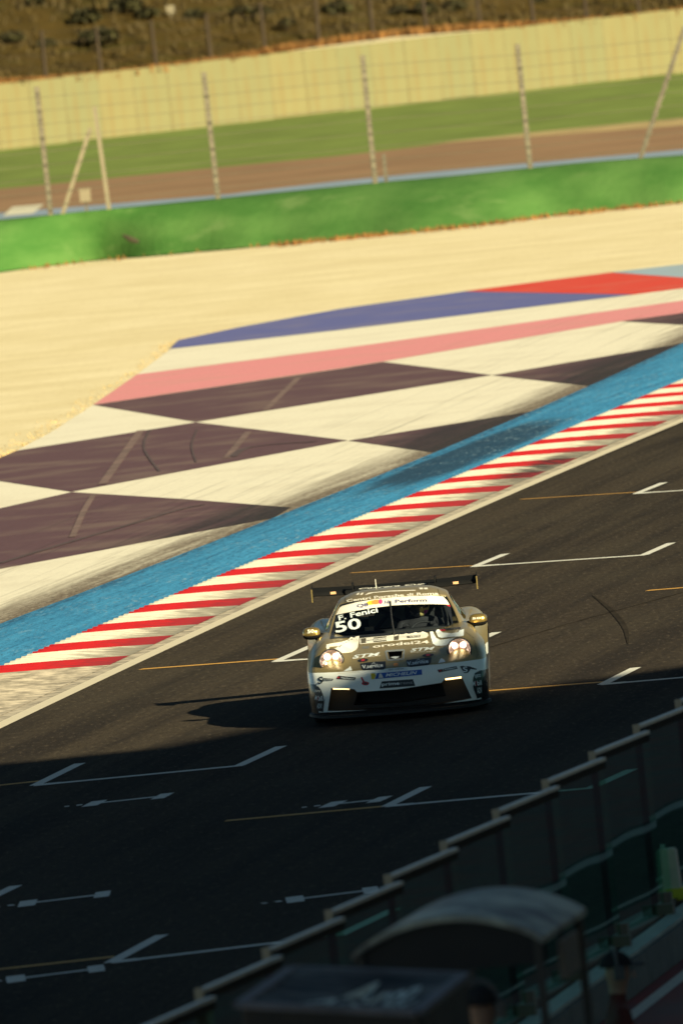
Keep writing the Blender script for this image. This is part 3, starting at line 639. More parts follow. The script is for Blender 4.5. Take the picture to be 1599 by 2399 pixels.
def text_mesh(s, italic=0.0):
    cu_ = bpy.data.curves.new('t', 'FONT'); cu_.body = s; cu_.size = 1; cu_.resolution_u = 3; cu_.shear = italic; cu_.offset = .022
    ob = bpy.data.objects.new('t', cu_); COL.objects.link(ob); dg = bpy.context.evaluated_depsgraph_get(); me = bpy.data.meshes.new_from_object(ob.evaluated_get(dg))
    bpy.data.objects.remove(ob); bpy.data.curves.remove(cu_)
    V = [v.co.copy() for v in me.vertices]; F = [tuple(p.vertices) for p in me.polygons]; bpy.data.meshes.remove(me)
    x0 = min(v.x for v in V); x1 = max(v.x for v in V); y1 = max(v.y for v in V)
    return [((v.x-x0)/(x1-x0), v.y) for v in V], F, x1-x0
M_print = plain('pale_print', (.72, .80, .74), .7)
def aw_text(s, s0_, s1_, t0, t1, it=.2):
    TV, TF, _ = text_mesh(s, it); V = []
    for u, v in TV:
        s_ = s0_+(s1_-s0_)*u; t = t0+(t1-t0)*v/.7; p = (NL*(1-s_)+NR*s_)*(1-t)+(FL*(1-s_)+FR*s_)*t; p.z -= .07*sin(pi*s_)*sin(pi*t)*(1+.4*sin(9*s_+3*t)) - .008
        V.append(p-o_)
    mesh('lettering', V, TF, M_print, aw)
aw_text('Aron', .45, .84, .45, .85); aw_text('ANTS', .33, .92, .08, .34)

# ------------------------------------------------------------------ people (skin modifier bodies)
M_skin = plain('skin', (.42, .25, .17), .6); M_cloth_b = plain('black_clothing', (.012, .012, .015), .85); M_cloth_r = plain('dark_red_clothing', (.10, .018, .014), .85)
nn_ = NT('mottled_clothing'); vc = nn_.voro(scale=14, out='Color'); M_cloth_m = nn_.fin(nn_.mix(nn_.ramp(nn_.voro(scale=16), .1, .5), (.05, .045, .04), (.40, .36, .26)), .85)
M_clothr2 = plain('headset_grey', (.10, .10, .10), .5); M_hair = plain('dark_hair', (.015, .011, .008), .7)
def skin_mesh(name, J, E_, parent, mat_, sub=2):
    me = bpy.data.meshes.new(name); me.from_pydata([j[0] for j in J], E_, []); o = link(name, me, parent)
    md = o.modifiers.new('s', 'SKIN'); 
    me.skin_vertices[0].data[0].use_root = True
    for sv, j in zip(me.skin_vertices[0].data, J): sv.radius = (j[1], j[2] if len(j) > 2 else j[1]); 
    o.modifiers.new('u', 'SUBSURF').levels = sub; o.modifiers['u'].render_levels = sub
    dg = bpy.context.evaluated_depsgraph_get(); m2 = bpy.data.meshes.new_from_object(o.evaluated_get(dg)); o.modifiers.clear(); o.data = m2; bpy.data.meshes.remove(me)
    m2.materials.clear(); m2.materials.append(mat_)
    for p in m2.polygons: p.use_smooth = True
    return o
def ellip(name, c, r, mat_, parent, half=None, n=14):
    V = []; F = []
    for j in range(n+1):
        th = pi*j/n
        for i in range(n*2): ph = 2*pi*i/(n*2); V.append((c[0]+r[0]*sin(th)*cos(ph), c[1]+r[1]*sin(th)*sin(ph), c[2]+r[2]*cos(th)))
    for j in range(n):
        if half is not None and cos(pi*(j+.5)/n) < half: continue
        for i in range(n*2): a = j*2*n+i; b = j*2*n+(i+1) % (2*n); F.append((a, b, b+2*n, a+2*n))
    return mesh(name, V, F, mat_, parent, smooth=True)
def standing_person(loc, rz, label, top_m, cap_m, arm=None, ground=.01):
    r = empty('person', (loc[0], loc[1], ground), label, 'person', rz=rz)
    J = [((0, 0, .95), .14, .11), ((0, .01, 1.15), .14, .10), ((0, .01, 1.38), .17, .11), ((0, 0, 1.50), .06, .06), ((0, -.01, 1.58), .055, .06), ((0, -.02, 1.66), .085, .10), ((0, -.02, 1.75), .075, .09),
         ((.19, 0, 1.42), .055), ((.25, -.03, 1.15), .045), (arm or (.24, -.2, .98), .033), ((-.19, 0, 1.42), .055), ((-.25, -.03, 1.15), .045), ((-.22, -.22, 1.0), .033),
         ((.10, 0, .85), .09), ((.11, -.02, .48), .06), ((.11, .03, .08), .045), ((.12, -.12, .03), .04, .03), ((-.10, 0, .85), .09), ((-.11, -.02, .48), .06), ((-.11, .03, .08), .045), ((-.12, -.12, .03), .04, .03)]
    E_ = [(0, 1), (1, 2), (2, 3), (3, 4), (4, 5), (5, 6), (2, 7), (7, 8), (8, 9), (2, 10), (10, 11), (11, 12), (0, 13), (13, 14), (14, 15), (15, 16), (0, 17), (17, 18), (18, 19), (19, 20)]
    b = skin_mesh('body', J, E_, r, M_skin)
    b.data.materials.append(top_m); b.data.materials.append(M_cloth_b)
    for p in b.data.polygons:
        z = p.center.z; x = abs(p.center.x)
        p.material_index = 0 if z > 1.53 or (p.center.y < -.14 and z < 1.12 and z > .9) else (1 if z > .93 else 2)
    ellip('cap', (0, -.01, 1.72), (.095, .115, .105), cap_m, r, half=0.0)
    M_ = MB(); M_.box((0, -.15, 1.72), (.15, .10, .012)); M_.build('cap_peak', cap_m, r)
    M_ = MB(); M_.tube([(cos(a_)*.112, 0, 1.70+sin(a_)*.15) for a_ in [pi*k_/10 for k_ in range(11)]], .012, 6); M_.box((-.112, -.01, 1.68), (.04, .07, .09)); M_.box((.112, -.01, 1.68), (.04, .07, .09)); M_.build('headset', M_clothr2, r)
    for s_ in (-1, 1):
        M_ = MB(); M_.box((s_*.032, -.118, 1.685), (.018, .008, .008)); M_.build('eye', M_hair, r); M_ = MB(); M_.box((s_*.09, -.01, 1.67), (.015, .035, .06)); M_.build('ear', M_skin, r)
    M_ = MB(); M_.box((0, -.128, 1.655), (.022, .03, .04), taper=.5); M_.build('nose', M_skin, r)
    # hands: palm with five fingers
    for hx, hy, hz in ((arm or (.24, -.2, .98)), (-.22, -.22, 1.0)):
        s_ = 1 if hx > 0 else -1; JJ = [((hx, hy, hz), .03, .018), ((hx, hy-.06, hz-.03), .036, .016)]; EE = [(0, 1)]
        for k in range(4):
            fx = hx+(-.033+.022*k); JJ += [((fx, hy-.10, hz-.05), .0095), ((fx, hy-.125-.006*(k % 3), hz-.075), .0085)]; EE += [(1, len(JJ)-2), (len(JJ)-2, len(JJ)-1)]
        JJ += [((hx-s_*.05, hy-.05, hz-.02), .011), ((hx-s_*.06, hy-.085, hz-.04), .009)]; EE += [(0, len(JJ)-2), (len(JJ)-2, len(JJ)-1)]
        skin_mesh('hand', JJ, EE, r, M_skin, 1)
    return r
hd = aty(1125, 2352, 62.6); standing_person((hd.x, hd.y), pi*.9, 'person in black clothes and dark round cap standing below the curved grey roof', M_cloth_b, M_cloth_b, ground=hd.z-1.72)
hd = aty(1437, 2264, 76.5); standing_person((hd.x, hd.y), pi*.55, 'person in dark red top and dark cap with one forearm held out near pit lane', M_cloth_r, M_cloth_b, arm=(.26, -.34, 1.12), ground=hd.z-1.72)
hd = aty(1058, 2345, 66.5); standing_person((hd.x, hd.y), pi*1.1, 'person in mottled cap and mottled shirt beside the black awning', M_cloth_m, M_cloth_m, ground=hd.z-1.72)
hd = aty(1125, 2352, 62.6); st = empty('step_platform', (hd.x, hd.y, 0), 'dark wooden step platform carrying the person in black', 'platform', rz=-TH); hz_ = hd.z-1.72
M_ = MB(); M_.box((0, 0, hz_-.03), (.6, .7, .06)); M_.build('deck', M_black, st)
for a_, b_ in ((-1, -1), (1, -1), (1, 1), (-1, 1)): M_ = MB(); M_.box((a_*.26, b_*.31, (hz_-.06)/2), (.05, .05, hz_-.06)); M_.build('leg', M_black, st)
# white container with yellow foot on the plinth, right edge
bp_ = at(1572, 2108, PZ+.04); wc = empty('white_container', bp_, 'upright white plastic container with yellow foot standing against the last glass screen', 'container', rz=-TH)
M_ = MB(); M_.box((0, 0, .23), (.17, .14, .34), taper=.9); M_.box((0, 0, .405), (.13, .11, .02)); o = M_.build('body', plain('white_plastic', (.50, .46, .36), .5), wc)
M_ = MB(); M_.box((-.03, 0, .43), (.03, .03, .04)); M_.build('cap', plain('cap_grey', (.6, .62, .55), .5), wc); M_ = MB(); M_.box((0, -.01, .03), (.26, .22, .06)); M_.box((.05, -.02, .075), (.14, .18, .04)); M_.build('foot_tray', plain('yellow_plastic', (.50, .46, .02), .5), wc)
# ------------------------------------------------------------------ the race car
def m_body():
    n = NT('car_livery'); X, Y, Z_ = n.xyz(); fl = n.noise(scale=60, detail=2)
    gold = n.mix(n.ramp(fl, .3, .7), (.38, .285, .12), (.47, .36, .155))
    isg = n.math('GREATER_THAN', Z_, .552); ax = n.math('ABSOLUTE', X)
    blk = n.math('MULTIPLY', n.math('LESS_THAN', Z_, .435), n.math('GREATER_THAN', ax, .862)); blk = n.math('MAXIMUM', blk, n.math('LESS_THAN', Z_, .135))
    c = n.mix(isg, (.90, .93, .88), gold); c = n.mix(blk, c, (.015, .015, .016))
    n.fin(c, n.math('MULTIPLY_ADD', isg, .10, .26), n.math('MULTIPLY', isg, n.math('SUBTRACT', 1.0, blk)))
    n.put(n.b.inputs['Metallic'], n.math('MULTIPLY', isg, .6)); n.b.inputs['Coat Weight'].default_value = .3; n.b.inputs['Coat Roughness'].default_value = .08
    return n.m
M_body = m_body()
M_goldroof = plain('gold_paint', (.40, .31, .16), .38, .6, var=.06, scale=40, coat=.3)
M_goldbright = plain('bright_gold_paint', (.50, .34, .10), .28, .8, var=.05, coat=.6)
M_inner = plain('black_interior', (.012, .013, .015), .7); M_dgrey = plain('dark_grey_bumper', (.011, .011, .011), .6)
M_carbon = plain('gloss_carbon', (.012, .012, .012), .7, 0, spec=.03); M_tyre = plain('tyre_rubber', (.02, .02, .02), .85); M_rim = plain('wheel_rim', (.12, .11, .10), .4, .8)
D_cream = plain('sticker_cream', (.80, .76, .66), .4); D_white = plain('sticker_white', (.74, .80, .80), .4); D_black = plain('sticker_black', (.014, .016, .02), .4); D_navy = plain('sticker_navy', (.03, .03, .14), .4)  # cream and white also serve as sunlit and shaded white of the bonnet stripes
D_blue = plain('sticker_blue', (.02, .10, .42), .4); D_yel = plain('sticker_yellow', (.75, .55, .03), .4); D_red = plain('sticker_red', (.45, .02, .03), .4); D_orange = plain('sticker_orange', (.75, .28, .06), .4); D_mag = plain('sticker_magenta', (.55, .06, .20), .4)
D_grey = plain('sticker_grey', (.20, .22, .23), .45); D_dk = plain('seam_dark', (.03, .028, .022), .6); D_gold = plain('sticker_gold', (.13, .11, .07), .4, .3)
ngl = NT('car_glass'); a1 = ngl.t.nodes.new('ShaderNodeBsdfTransparent'); a1.inputs[0].default_value = (.80, .86, .90, 1); a2 = ngl.t.nodes.new('ShaderNodeBsdfGlossy'); a2.inputs['Roughness'].default_value = .02
fr2_ = ngl.t.nodes.new('ShaderNodeFresnel'); fr2_.inputs[0].default_value = 1.4; mx2 = ngl.t.nodes.new('ShaderNodeMixShader')
ngl.t.links.new(fr2_.outputs[0], mx2.inputs[0]); ngl.t.links.new(a1.outputs[0], mx2.inputs[1]); ngl.t.links.new(a2.outputs[0], mx2.inputs[2]); ngl.t.links.new(mx2.outputs[0], ngl.out.inputs[0]); M_cglass = ngl.m
CAR_LOC = Vector((.3945, 119.87, 0)); CAR_YAW = radians(-.95); CAR_ROLL = radians(1.19)
car = empty('race_car', CAR_LOC, 'gold and white race car with rear wing, lit round headlights and number 50', 'race car', rz=CAR_YAW)
RB = Matrix.Rotation(CAR_ROLL, 4, 'Y'); MW = Matrix.Translation(CAR_LOC) @ Matrix.Rotation(CAR_YAW, 4, 'Z') @ RB; MWi = MW.inverted()
def cpart(o):                       # sprung parts lean with the body in the corner
    o.rotation_euler = (0, CAR_ROLL, 0); return o
def catmull(net, nu, nv):
    A = np.array(net, float)
    def interp(A, n_):
        K = len(A); out = []
        P = np.concatenate([[2*A[0]-A[1]], A, [2*A[-1]-A[-2]]])
        for i in range(K-1):
            p0, p1, p2, p3 = P[i], P[i+1], P[i+2], P[i+3]
            for k in range(n_): t = k/n_; out.append(.5*(2*p1+(p2-p0)*t+(2*p0-5*p1+4*p2-p3)*t*t+(-p0+3*p1-3*p2+p3)*t**3))
        out.append(A[-1]); return np.array(out)
    A = interp(A, nv); A = interp(A.transpose(1, 0, 2), nu).transpose(1, 0, 2); return A
# control net [station][lateral curve]
BN = [
 [(0,.00,.10),(.30,.015,.10),(.52,.06,.10),(.70,.13,.10),(.83,.23,.10),(.905,.33,.10),(.935,.42,.10),(.945,.50,.10)],
 [(0,-.035,.33),(.30,-.02,.33),(.52,.03,.33),(.70,.10,.33),(.835,.20,.34),(.915,.31,.34),(.945,.42,.30),(.945,.55,.10)],
 [(0,.02,.52),(.30,.035,.522),(.52,.08,.528),(.69,.16,.532),(.83,.27,.535),(.915,.38,.53),(.955,.53,.42),(.945,.62,.10)],
 [(0,.17,.585),(.30,.19,.59),(.51,.24,.60),(.68,.31,.635),(.815,.39,.625),(.908,.48,.60),(.96,.68,.50),(.945,.75,.10)],
 [(0,.55,.685),(.30,.56,.685),(.50,.57,.685),(.675,.55,.775),(.795,.57,.765),(.895,.66,.695),(.962,.85,.55),(.945,.92,.10)],
 [(0,.95,.755),(.30,.95,.752),(.48,.95,.742),(.66,.95,.845),(.785,.95,.85),(.89,.99,.775),(.962,1.02,.60),(.945,1.08,.10)],
 [(0,1.30,.812),(.30,1.32,.812),(.48,1.36,.815),(.65,1.42,.865),(.77,1.42,.87),(.87,1.42,.79),(.94,1.42,.60),(.93,1.42,.10)],
 [(0,2.0,.85),(.30,2.0,.85),(.50,2.0,.86),(.66,2.0,.875),(.76,2.0,.88),(.845,2.0,.80),(.905,2.0,.58),(.92,2.0,.10)],
 [(0,2.8,.88),(.30,2.8,.88),(.50,2.8,.885),(.66,2.8,.90),(.79,2.8,.90),(.895,2.8,.82),(.94,2.8,.58),(.93,2.8,.10)],
 [(0,3.5,.90),(.30,3.5,.90),(.50,3.5,.90),(.66,3.5,.92),(.83,3.5,.925),(.945,3.5,.83),(.99,3.5,.60),(.96,3.5,.10)],
 [(0,4.1,.87),(.30,4.1,.87),(.50,4.1,.87),(.66,4.1,.87),(.82,4.1,.86),(.93,4.1,.77),(.97,4.1,.55),(.95,4.1,.10)],
 [(0,4.48,.72),(.30,4.48,.72),(.50,4.46,.72),(.66,4.44,.71),(.80,4.40,.69),(.88,4.34,.62),(.92,4.28,.45),(.93,4.2,.10)],
 [(0,4.5,.10),(.30,4.5,.10),(.50,4.48,.10),(.66,4.46,.10),(.80,4.42,.10),(.88,4.36,.10),(.91,4.30,.10),(.93,4.24,.10)]]
def mirror_net(net): return [[(-p[0], p[1], p[2]) for p in row[:0:-1]] + row for row in net]
A = catmull(mirror_net(BN), 5, 6); nv_, nu_ = A.shape[:2]
A[0, :, 2] = .10; A[-1, :, 2] = .10; A[:, 0, 2] = .10; A[:, -1, 2] = .10
V = [tuple(p) for row in A for p in row]; F = []
for j in range(nv_-1):
    for i in range(nu_-1): q = j*nu_+i; F.append((q, q+1, q+nu_+1, q+nu_))
loop = [i for i in range(nu_)]+[j*nu_+nu_-1 for j in range(1, nv_)]+[(nv_-1)*nu_+i for i in range(nu_-2, -1, -1)]+[j*nu_ for j in range(nv_-2, 0, -1)]
F.append(tuple(loop[::-1]))
body = mesh('body', V, F, [M_body, M_dgrey, M_inner], car, smooth=True)
bm = bmesh.new(); bm.from_mesh(body.data); bmesh.ops.remove_doubles(bm, verts=bm.verts, dist=1e-5); bmesh.ops.recalc_face_normals(bm, faces=bm.faces); bm.to_mesh(body.data); bm.free()
body_bvh = BVHTree.FromPolygons([v.co.copy() for v in body.data.vertices], [tuple(p.vertices) for p in body.data.polygons])
def cutter(V, F, mi):
    me = bpy.data.meshes.new('cut'); me.from_pydata([tuple(v) for v in V], [], F)
    for m in (M_body, M_dgrey, M_inner): me.materials.append(m)
    bm = bmesh.new(); bm.from_mesh(me); bmesh.ops.recalc_face_normals(bm, faces=bm.faces); bm.to_mesh(me); bm.free()
    for p in me.polygons: p.material_index = mi
    return me
def cut(target, me):
    c = bpy.data.objects.new('cut', me); COL.objects.link(c); md = target.modifiers.new('b', 'BOOLEAN'); md.operation = 'DIFFERENCE'; md.solver = 'EXACT'; md.object = c
    bpy.context.view_layer.update(); dg = bpy.context.evaluated_depsgraph_get(); old = target.data
    save = target.matrix_world.copy(); new = bpy.data.meshes.new_from_object(target.evaluated_get(dg)); target.modifiers.clear()
    if len(new.polygons) > 100: target.data = new
    bpy.data.objects.remove(c)
# work with the body at the origin while cutting
body.parent = None
ZP = lambda X, Y: (690+X/3.2, 1320+Y/3.2)                # traced car enlargement -> photo pixel
Z2 = lambda X, Y: (700+X/6.533, 1330+Y/6.533); Z3 = lambda X, Y: (920+X/6.533, 1330+Y/6.533)
Z4 = lambda X, Y: (700+X/6.533, 1500+Y/6.533); Z5 = lambda X, Y: (920+X/6.533, 1500+Y/6.533)
Z7 = lambda X, Y: (840+X/8.711, 1470+Y/8.711); Z8 = lambda X, Y: (760+X/5.2267, 1370+Y/5.2267)
def car_ray(px, py):
    o = MWi @ CP; d = (MWi.to_3x3() @ ray(px, py)).normalized(); return o, d
def on_plane(px, py, yc):
    o, d = car_ray(px, py); return o+d*((yc-o.y)/d.y)
def prism(front, y0, y1, mi, dz=0.0):
    n_ = len(front); V = [(x, y0, z) for x, z in front]+[(x, y1, z+dz) for x, z in front]
    return cutter(V, [tuple(range(n_)), tuple(range(n_, 2*n_))[::-1]]+[(i, (i+1) % n_, n_+(i+1) % n_, n_+i) for i in range(n_)], mi)
def yprof(z): return on_plane(*z, .1)
opn = [ZP(*p) for p in ((272, 937), (445, 940), (468, 962), (635, 949), (770, 940), (905, 920), (1100, 892), (1125, 862), (1250, 850), (1325, 1016), (1100, 1052), (800, 1082), (520, 1098), (246, 1112))]
fr_ = [on_plane(*p, .05) for p in opn]; cut(body, prism([(p.x, p.z) for p in fr_], -.3, .30, 1))
inn = [ZP(*p) for p in ((470, 985), (800, 960), (1105, 915), (1130, 1005), (800, 1055), (440, 1075))]
fr_ = [on_plane(*p, .05) for p in inn]; cut(body, prism([(p.x, p.z) for p in fr_], .2, .52, 2))
du = [ZP(*p) for p in ((697, 665), (806, 654), (798, 702), (710, 712))]
fr_ = [on_plane(*p, .48) for p in du]; cut(body, prism([(p.x, p.z) for p in fr_], .2, .75, 2))
V = [(s_*.60, y_, z) for z in (.42, 1.3) for s_, y_ in ((-1, 1.62), (1, 1.62), (1, 3.35), (-1, 3.35))]
cut(body, cutter(V, [(0, 1, 2, 3), (4, 5, 6, 7), (0, 1, 5, 4), (1, 2, 6, 5), (2, 3, 7, 6), (3, 0, 4, 7)], 2))
for sx in (-1, 1):
    for yc, rr, xin in ((1.03, .375, .60), (3.49, .385, .58)):
        n_ = 40; V = [(sx*x, yc+rr*cos(2*pi*k/n_), .33+rr*sin(2*pi*k/n_)) for x in (xin, 1.2) for k in range(n_)]
        cut(body, cutter(V, [tuple(range(n_)), tuple(range(n_, 2*n_))]+[(i, (i+1) % n_, n_+(i+1) % n_, n_+i) for i in range(n_)], 2))
body.parent = car; cpart(body)
for p in body.data.polygons: p.use_smooth = p.material_index == 0
body.data.set_sharp_from_angle(angle=radians(38))

# cabin
CN = [
 [(0,1.30,.800),(.28,1.33,.800),(.50,1.40,.802),(.705,1.56,.808),(.742,1.62,.80),(.755,1.66,.80),(.765,1.68,.78)],
 [(0,1.68,1.015),(.27,1.70,1.012),(.46,1.76,1.008),(.645,1.88,.995),(.685,1.93,.985),(.735,1.98,.90),(.77,2.02,.84)],
 [(0,2.02,1.185),(.26,2.03,1.18),(.43,2.06,1.172),(.575,2.13,1.145),(.612,2.19,1.125),(.69,2.24,1.0),(.775,2.28,.86)],
 [(0,2.45,1.268),(.26,2.45,1.262),(.42,2.46,1.248),(.54,2.48,1.205),(.588,2.52,1.17),(.675,2.55,1.03),(.78,2.57,.87)],
 [(0,3.0,1.215),(.25,3.0,1.21),(.40,3.0,1.19),(.52,3.0,1.15),(.57,3.0,1.12),(.66,3.0,1.0),(.78,3.0,.88)],
 [(0,3.5,1.085),(.24,3.5,1.08),(.37,3.5,1.07),(.47,3.5,1.04),(.53,3.5,1.02),(.64,3.5,.96),(.77,3.5,.89)],
 [(0,4.0,.92),(.22,4.0,.92),(.34,4.0,.915),(.44,4.0,.905),(.50,4.0,.90),(.60,4.0,.89),(.70,4.0,.87)]]
MU, MV = 4, 8
K = catmull(mirror_net(CN), MU, MV); kv, ku = K.shape[:2]; cen = 6*MU
KV = [Vector(p) for row in K for p in row]
sel = {'windscreen': [], 'roof': [], 'side_window': [], 'side_window_r': [], 'rear_window': []}
for j in range(kv-1):
    for i in range(ku-1):
        q = j*ku+i; f = (q, q+1, q+ku+1, q+ku); a = abs(i+.5-cen)/MU; v_ = j/MV
        if a < 3 and v_ < 2: nm = 'windscreen'
        elif 4 < a < 6 and 1.0 <= v_ < 4.5: nm = 'side_window' if i < cen else 'side_window_r'
        elif a < 2.6 and 4.2 <= v_ < 5.8: nm = 'rear_window'
        else: nm = 'roof'
        sel[nm].append(f)
cab_bvh = BVHTree.FromPolygons(KV, [f for L in sel.values() for f in L])
bvh = BVHTree.FromPolygons([v.co.copy() for v in body.data.vertices]+KV, [tuple(p.vertices) for p in body.data.polygons]+[tuple(i+len(body.data.vertices) for i in f) for L in sel.values() for f in L])
def sub_mesh(name, faces, m, solid=0.0):
    used = sorted({i for f in faces for i in f}); mp = {a: b for b, a in enumerate(used)}
    o = cpart(mesh(name, [KV[i] for i in used], [tuple(mp[i] for i in f) for f in faces], m, car, smooth=True))
    return o
roof = sub_mesh('roof', sel['roof'], M_goldroof); md = roof.modifiers.new('s', 'SOLIDIFY'); md.thickness = .018; md.offset = 1 if False else -1
wind = sub_mesh('windscreen', sel['windscreen'], M_cglass); sub_mesh('side_window', sel['side_window'], M_cglass); sub_mesh('side_window', sel['side_window_r'], M_cglass); sub_mesh('rear_window', sel['rear_window'], M_cglass)

# decals: shapes traced from the photograph and laid on the bodywork
def drop(px, py, off, tree=None):
    o, d = car_ray(px, py); h = (tree or bvh).ray_cast(o, d)
    if h[0] is None:
        p = o+d*((.3-o.y)/d.y); h = (tree or bvh).find_nearest(p); 
    n_ = h[1]; n_ = n_ if n_.dot(d) < 0 else -n_
    return h[0] + n_*off
def decal(pts, m, off=.003, parent=None, name='sticker', tree=None, fine=7.0):
    bm = bmesh.new(); vs_ = [bm.verts.new((x, y_, 0)) for x, y_ in pts]; bm.faces.new(vs_); bmesh.ops.triangulate(bm, faces=bm.faces[:])
    for _ in range(4):
        le = [e for e in bm.edges if e.calc_length() > fine]
        if not le: break
        bmesh.ops.subdivide_edges(bm, edges=le, cuts=1); bmesh.ops.triangulate(bm, faces=bm.faces[:])
    for v in bm.verts: v.co = drop(v.co.x, v.co.y, off, tree)
    me = bpy.data.meshes.new(name); bm.to_mesh(me); bm.free(); me.materials.append(m)
    for p in me.polygons: p.use_smooth = True
    o = link(name, me, parent or body); return o
def letter(s, a, b, h, m, off=.0045, parent=None, it=0.0, tree=None, bend=0.0):
    TV, TF, w_ = text_mesh(s, it); a = Vector(a); b = Vector(b); d = b-a; u_ = Vector((d.y, -d.x)).normalized()
    if u_.y > 0: u_ = -u_
    V = [drop(*(a+d*u+u_*h*v/.7-u_*bend*(-4*u*(1-u))), off, tree) for u, v in TV]
    me = bpy.data.meshes.new('lettering'); me.from_pydata([tuple(v) for v in V], [], TF); me.materials.append(m); return link('lettering', me, parent or body)
def line_d(L, w, m, **k):
    for a, b in zip(L, L[1:]):
        a, b = Vector(a), Vector(b); n_ = Vector((-(b-a).y, (b-a).x)).normalized()*w/2; decal([a-n_, b-n_, b+n_, a+n_], m, fine=5, **k)
# windscreen and roof
SB = dict(parent=wind)
decal([Z8(*p) for p in ((140, 372), (185, 285), (215, 262), (400, 215), (600, 182), (850, 155), (1100, 140), (1320, 135), (1450, 148), (1490, 190), (1525, 246), (1320, 240), (1020, 245), (820, 258), (600, 285), (380, 322))], D_cream, .004, name='sun_strip', **SB)
decal([Z8(*p) for p in ((141, 374), (178, 362), (132, 520), (120, 664), (66, 664))], D_black, .004, name='screen_border', **SB)
decal([Z8(*p) for p in ((1475, 250), (1535, 246), (1568, 470), (1568, 530), (1530, 400))], D_black, .0036, name='screen_border', **SB)
decal([Z8(*p) for p in ((1478, 246), (1525, 248), (1537, 274), (1515, 268))], D_red, .005, **SB)
decal([ZP(*p) for p in ((262, 566), (265, 555), (750, 520), (1240, 478), (1243, 490), (750, 540))], D_black, .0034, name='screen_border', **SB)
letter('Q8', Z8(398, 284), Z8(536, 264), 7.4, D_navy, .006, **SB); letter('Hi', Z8(728, 240), Z8(800, 232), 7.4, D_navy, .006, it=.25, **SB); letter('Perform', Z8(862, 226), Z8(1250, 210), 7.2, D_navy, .006, **SB)
decal([Z8(560+0+70*cos(t)*1.0+20, 222-0.15*(70*cos(t))+26*sin(t)) for t in [2*pi*k/20 for k in range(20)]], D_yel, .0055, **SB)
decal([Z8(632+60*cos(t), 216+28*sin(t)-.1*60*cos(t)) for t in [2*pi*k/20 for k in range(20)]], D_orange, .006, **SB)
decal([Z8(685+24*cos(t), 212+30*sin(t)) for t in [2*pi*k/16 for k in range(16)]], D_mag, .0065, **SB)
letter('F. Fenici', Z8(178, 442), Z8(655, 338), 11.5, D_white, .005, bend=1.0, **SB)
letter('50', Z8(140, 590), Z8(455, 530), 24, D_white, .005, **SB)
letter('Centri Porsche di Roma', Z8(272, 220), Z8(1390, 127), 6.0, D_cream, .007, parent=roof, bend=3.4)
decal([Z8(*p) for p in ((488, 132), (540, 100), (800, 76), (1115, 66), (1108, 76), (800, 86), (600, 102))], D_cream, .004, parent=roof)
for x in (385, 432): decal([Z8(x, 130), Z8(x+18, 104), Z8(x+46, 100), Z8(x+30, 126)], D_cream, .004, parent=roof)
for x in (1155, 1212): decal([Z8(x, 40), Z8(x+42, 38), Z8(x+50, 58), Z8(x+8, 60)], D_cream, .004, parent=roof)
line_d([Z8(255, 160), Z8(245, 240)], .8, D_dk, parent=roof, name='roof_seam'); line_d([Z8(1380, 52), Z8(1412, 140)], .8, D_dk, parent=roof, name='roof_seam')
# bonnet stripes: same white, sunlit tone painted left, shaded bluish tone right
decal([Z2(*p) for p in ((420, 1180), (480, 1165), (650, 1140), (755, 1103), (800, 1060), (830, 1050), (826, 1110), (790, 1170), (720, 1203), (560, 1206), (470, 1215), (445, 1285), (418, 1230))], D_cream, name='stripe')
decal([Z2(*p) for p in ((922, 1045), (918, 1120), (898, 1225), (870, 1262), (800, 1300), (660, 1310), (600, 1270), (540, 1240), (700, 1237), (800, 1218), (848, 1180), (866, 1056))], D_cream, name='stripe')
decal([Z3(*p) for p in ((555, 952), (600, 950), (622, 1010), (660, 1078), (720, 1108), (890, 1085), (960, 1080), (900, 1115), (850, 1165), (810, 1190), (740, 1200), (650, 1195), (608, 1165), (582, 1080))], D_white, name='stripe')
decal([Z3(*p) for p in ((645, 950), (700, 945), (760, 995), (900, 1005), (1000, 990), (1015, 962), (1085, 940), (1078, 1045), (1000, 1056), (890, 1058), (745, 1078), (692, 1062), (662, 1005))], D_white, name='stripe')
decal([Z3(*p) for p in ((712, 952), (800, 948), (805, 968), (730, 972))], D_red, .004)
# bonnet sponsor box
def q7(a, b, c, d, m, off=.004, nm='sticker'): decal([Z7(*a), Z7(*b), Z7(*c), Z7(*d)], m, off, name=nm)
decal([Z7(*p) for p in ((20, 225), (150, 210), (560, 175), (1310, 85), (1400, 120), (1420, 165), (1380, 215), (1290, 232), (720, 275), (300, 320), (25, 347))], D_cream, .0032)
q7((45, 235), (148, 222), (148, 322), (48, 332), D_gold, .0045); q7((300, 213), (562, 188), (562, 208), (300, 235), D_gold, .0045); q7((300, 285), (566, 262), (566, 284), (300, 310), D_gold, .0045)
q7((715, 172), (818, 162), (815, 258), (715, 268), D_gold, .0045); q7((975, 185), (1255, 160), (1250, 205), (985, 224), D_gold, .0045)
letter('INTEGRATA', Z7(160, 285), Z7(570, 250), 2.6, D_grey, .005); letter('VICE', Z7(1030, 214), Z7(1240, 196), 3.2, D_cream, .006)
letter('orodei24', Z7(285, 425), Z7(1430, 330), 7.0, D_cream, .004, bend=1.5)
for k in range(6): q7((70+24*k, 440), (84+24*k, 438), (100+24*k, 385), (90+24*k, 386), D_grey)
letter('STM', Z7(-130, 640), Z7(440, 575), 7.5, D_white, .004, it=.3); letter('MANUTENZIONI', Z7(-120, 650), Z7(440, 585), 1.2, D_cream, .0045)
letter('STM', Z7(1052, 498), Z7(1550, 460), 7.0, D_white, .004, it=.3); letter('MANUTENZIONI', Z7(1055, 520), Z7(1560, 498), 1.2, D_cream, .0045)
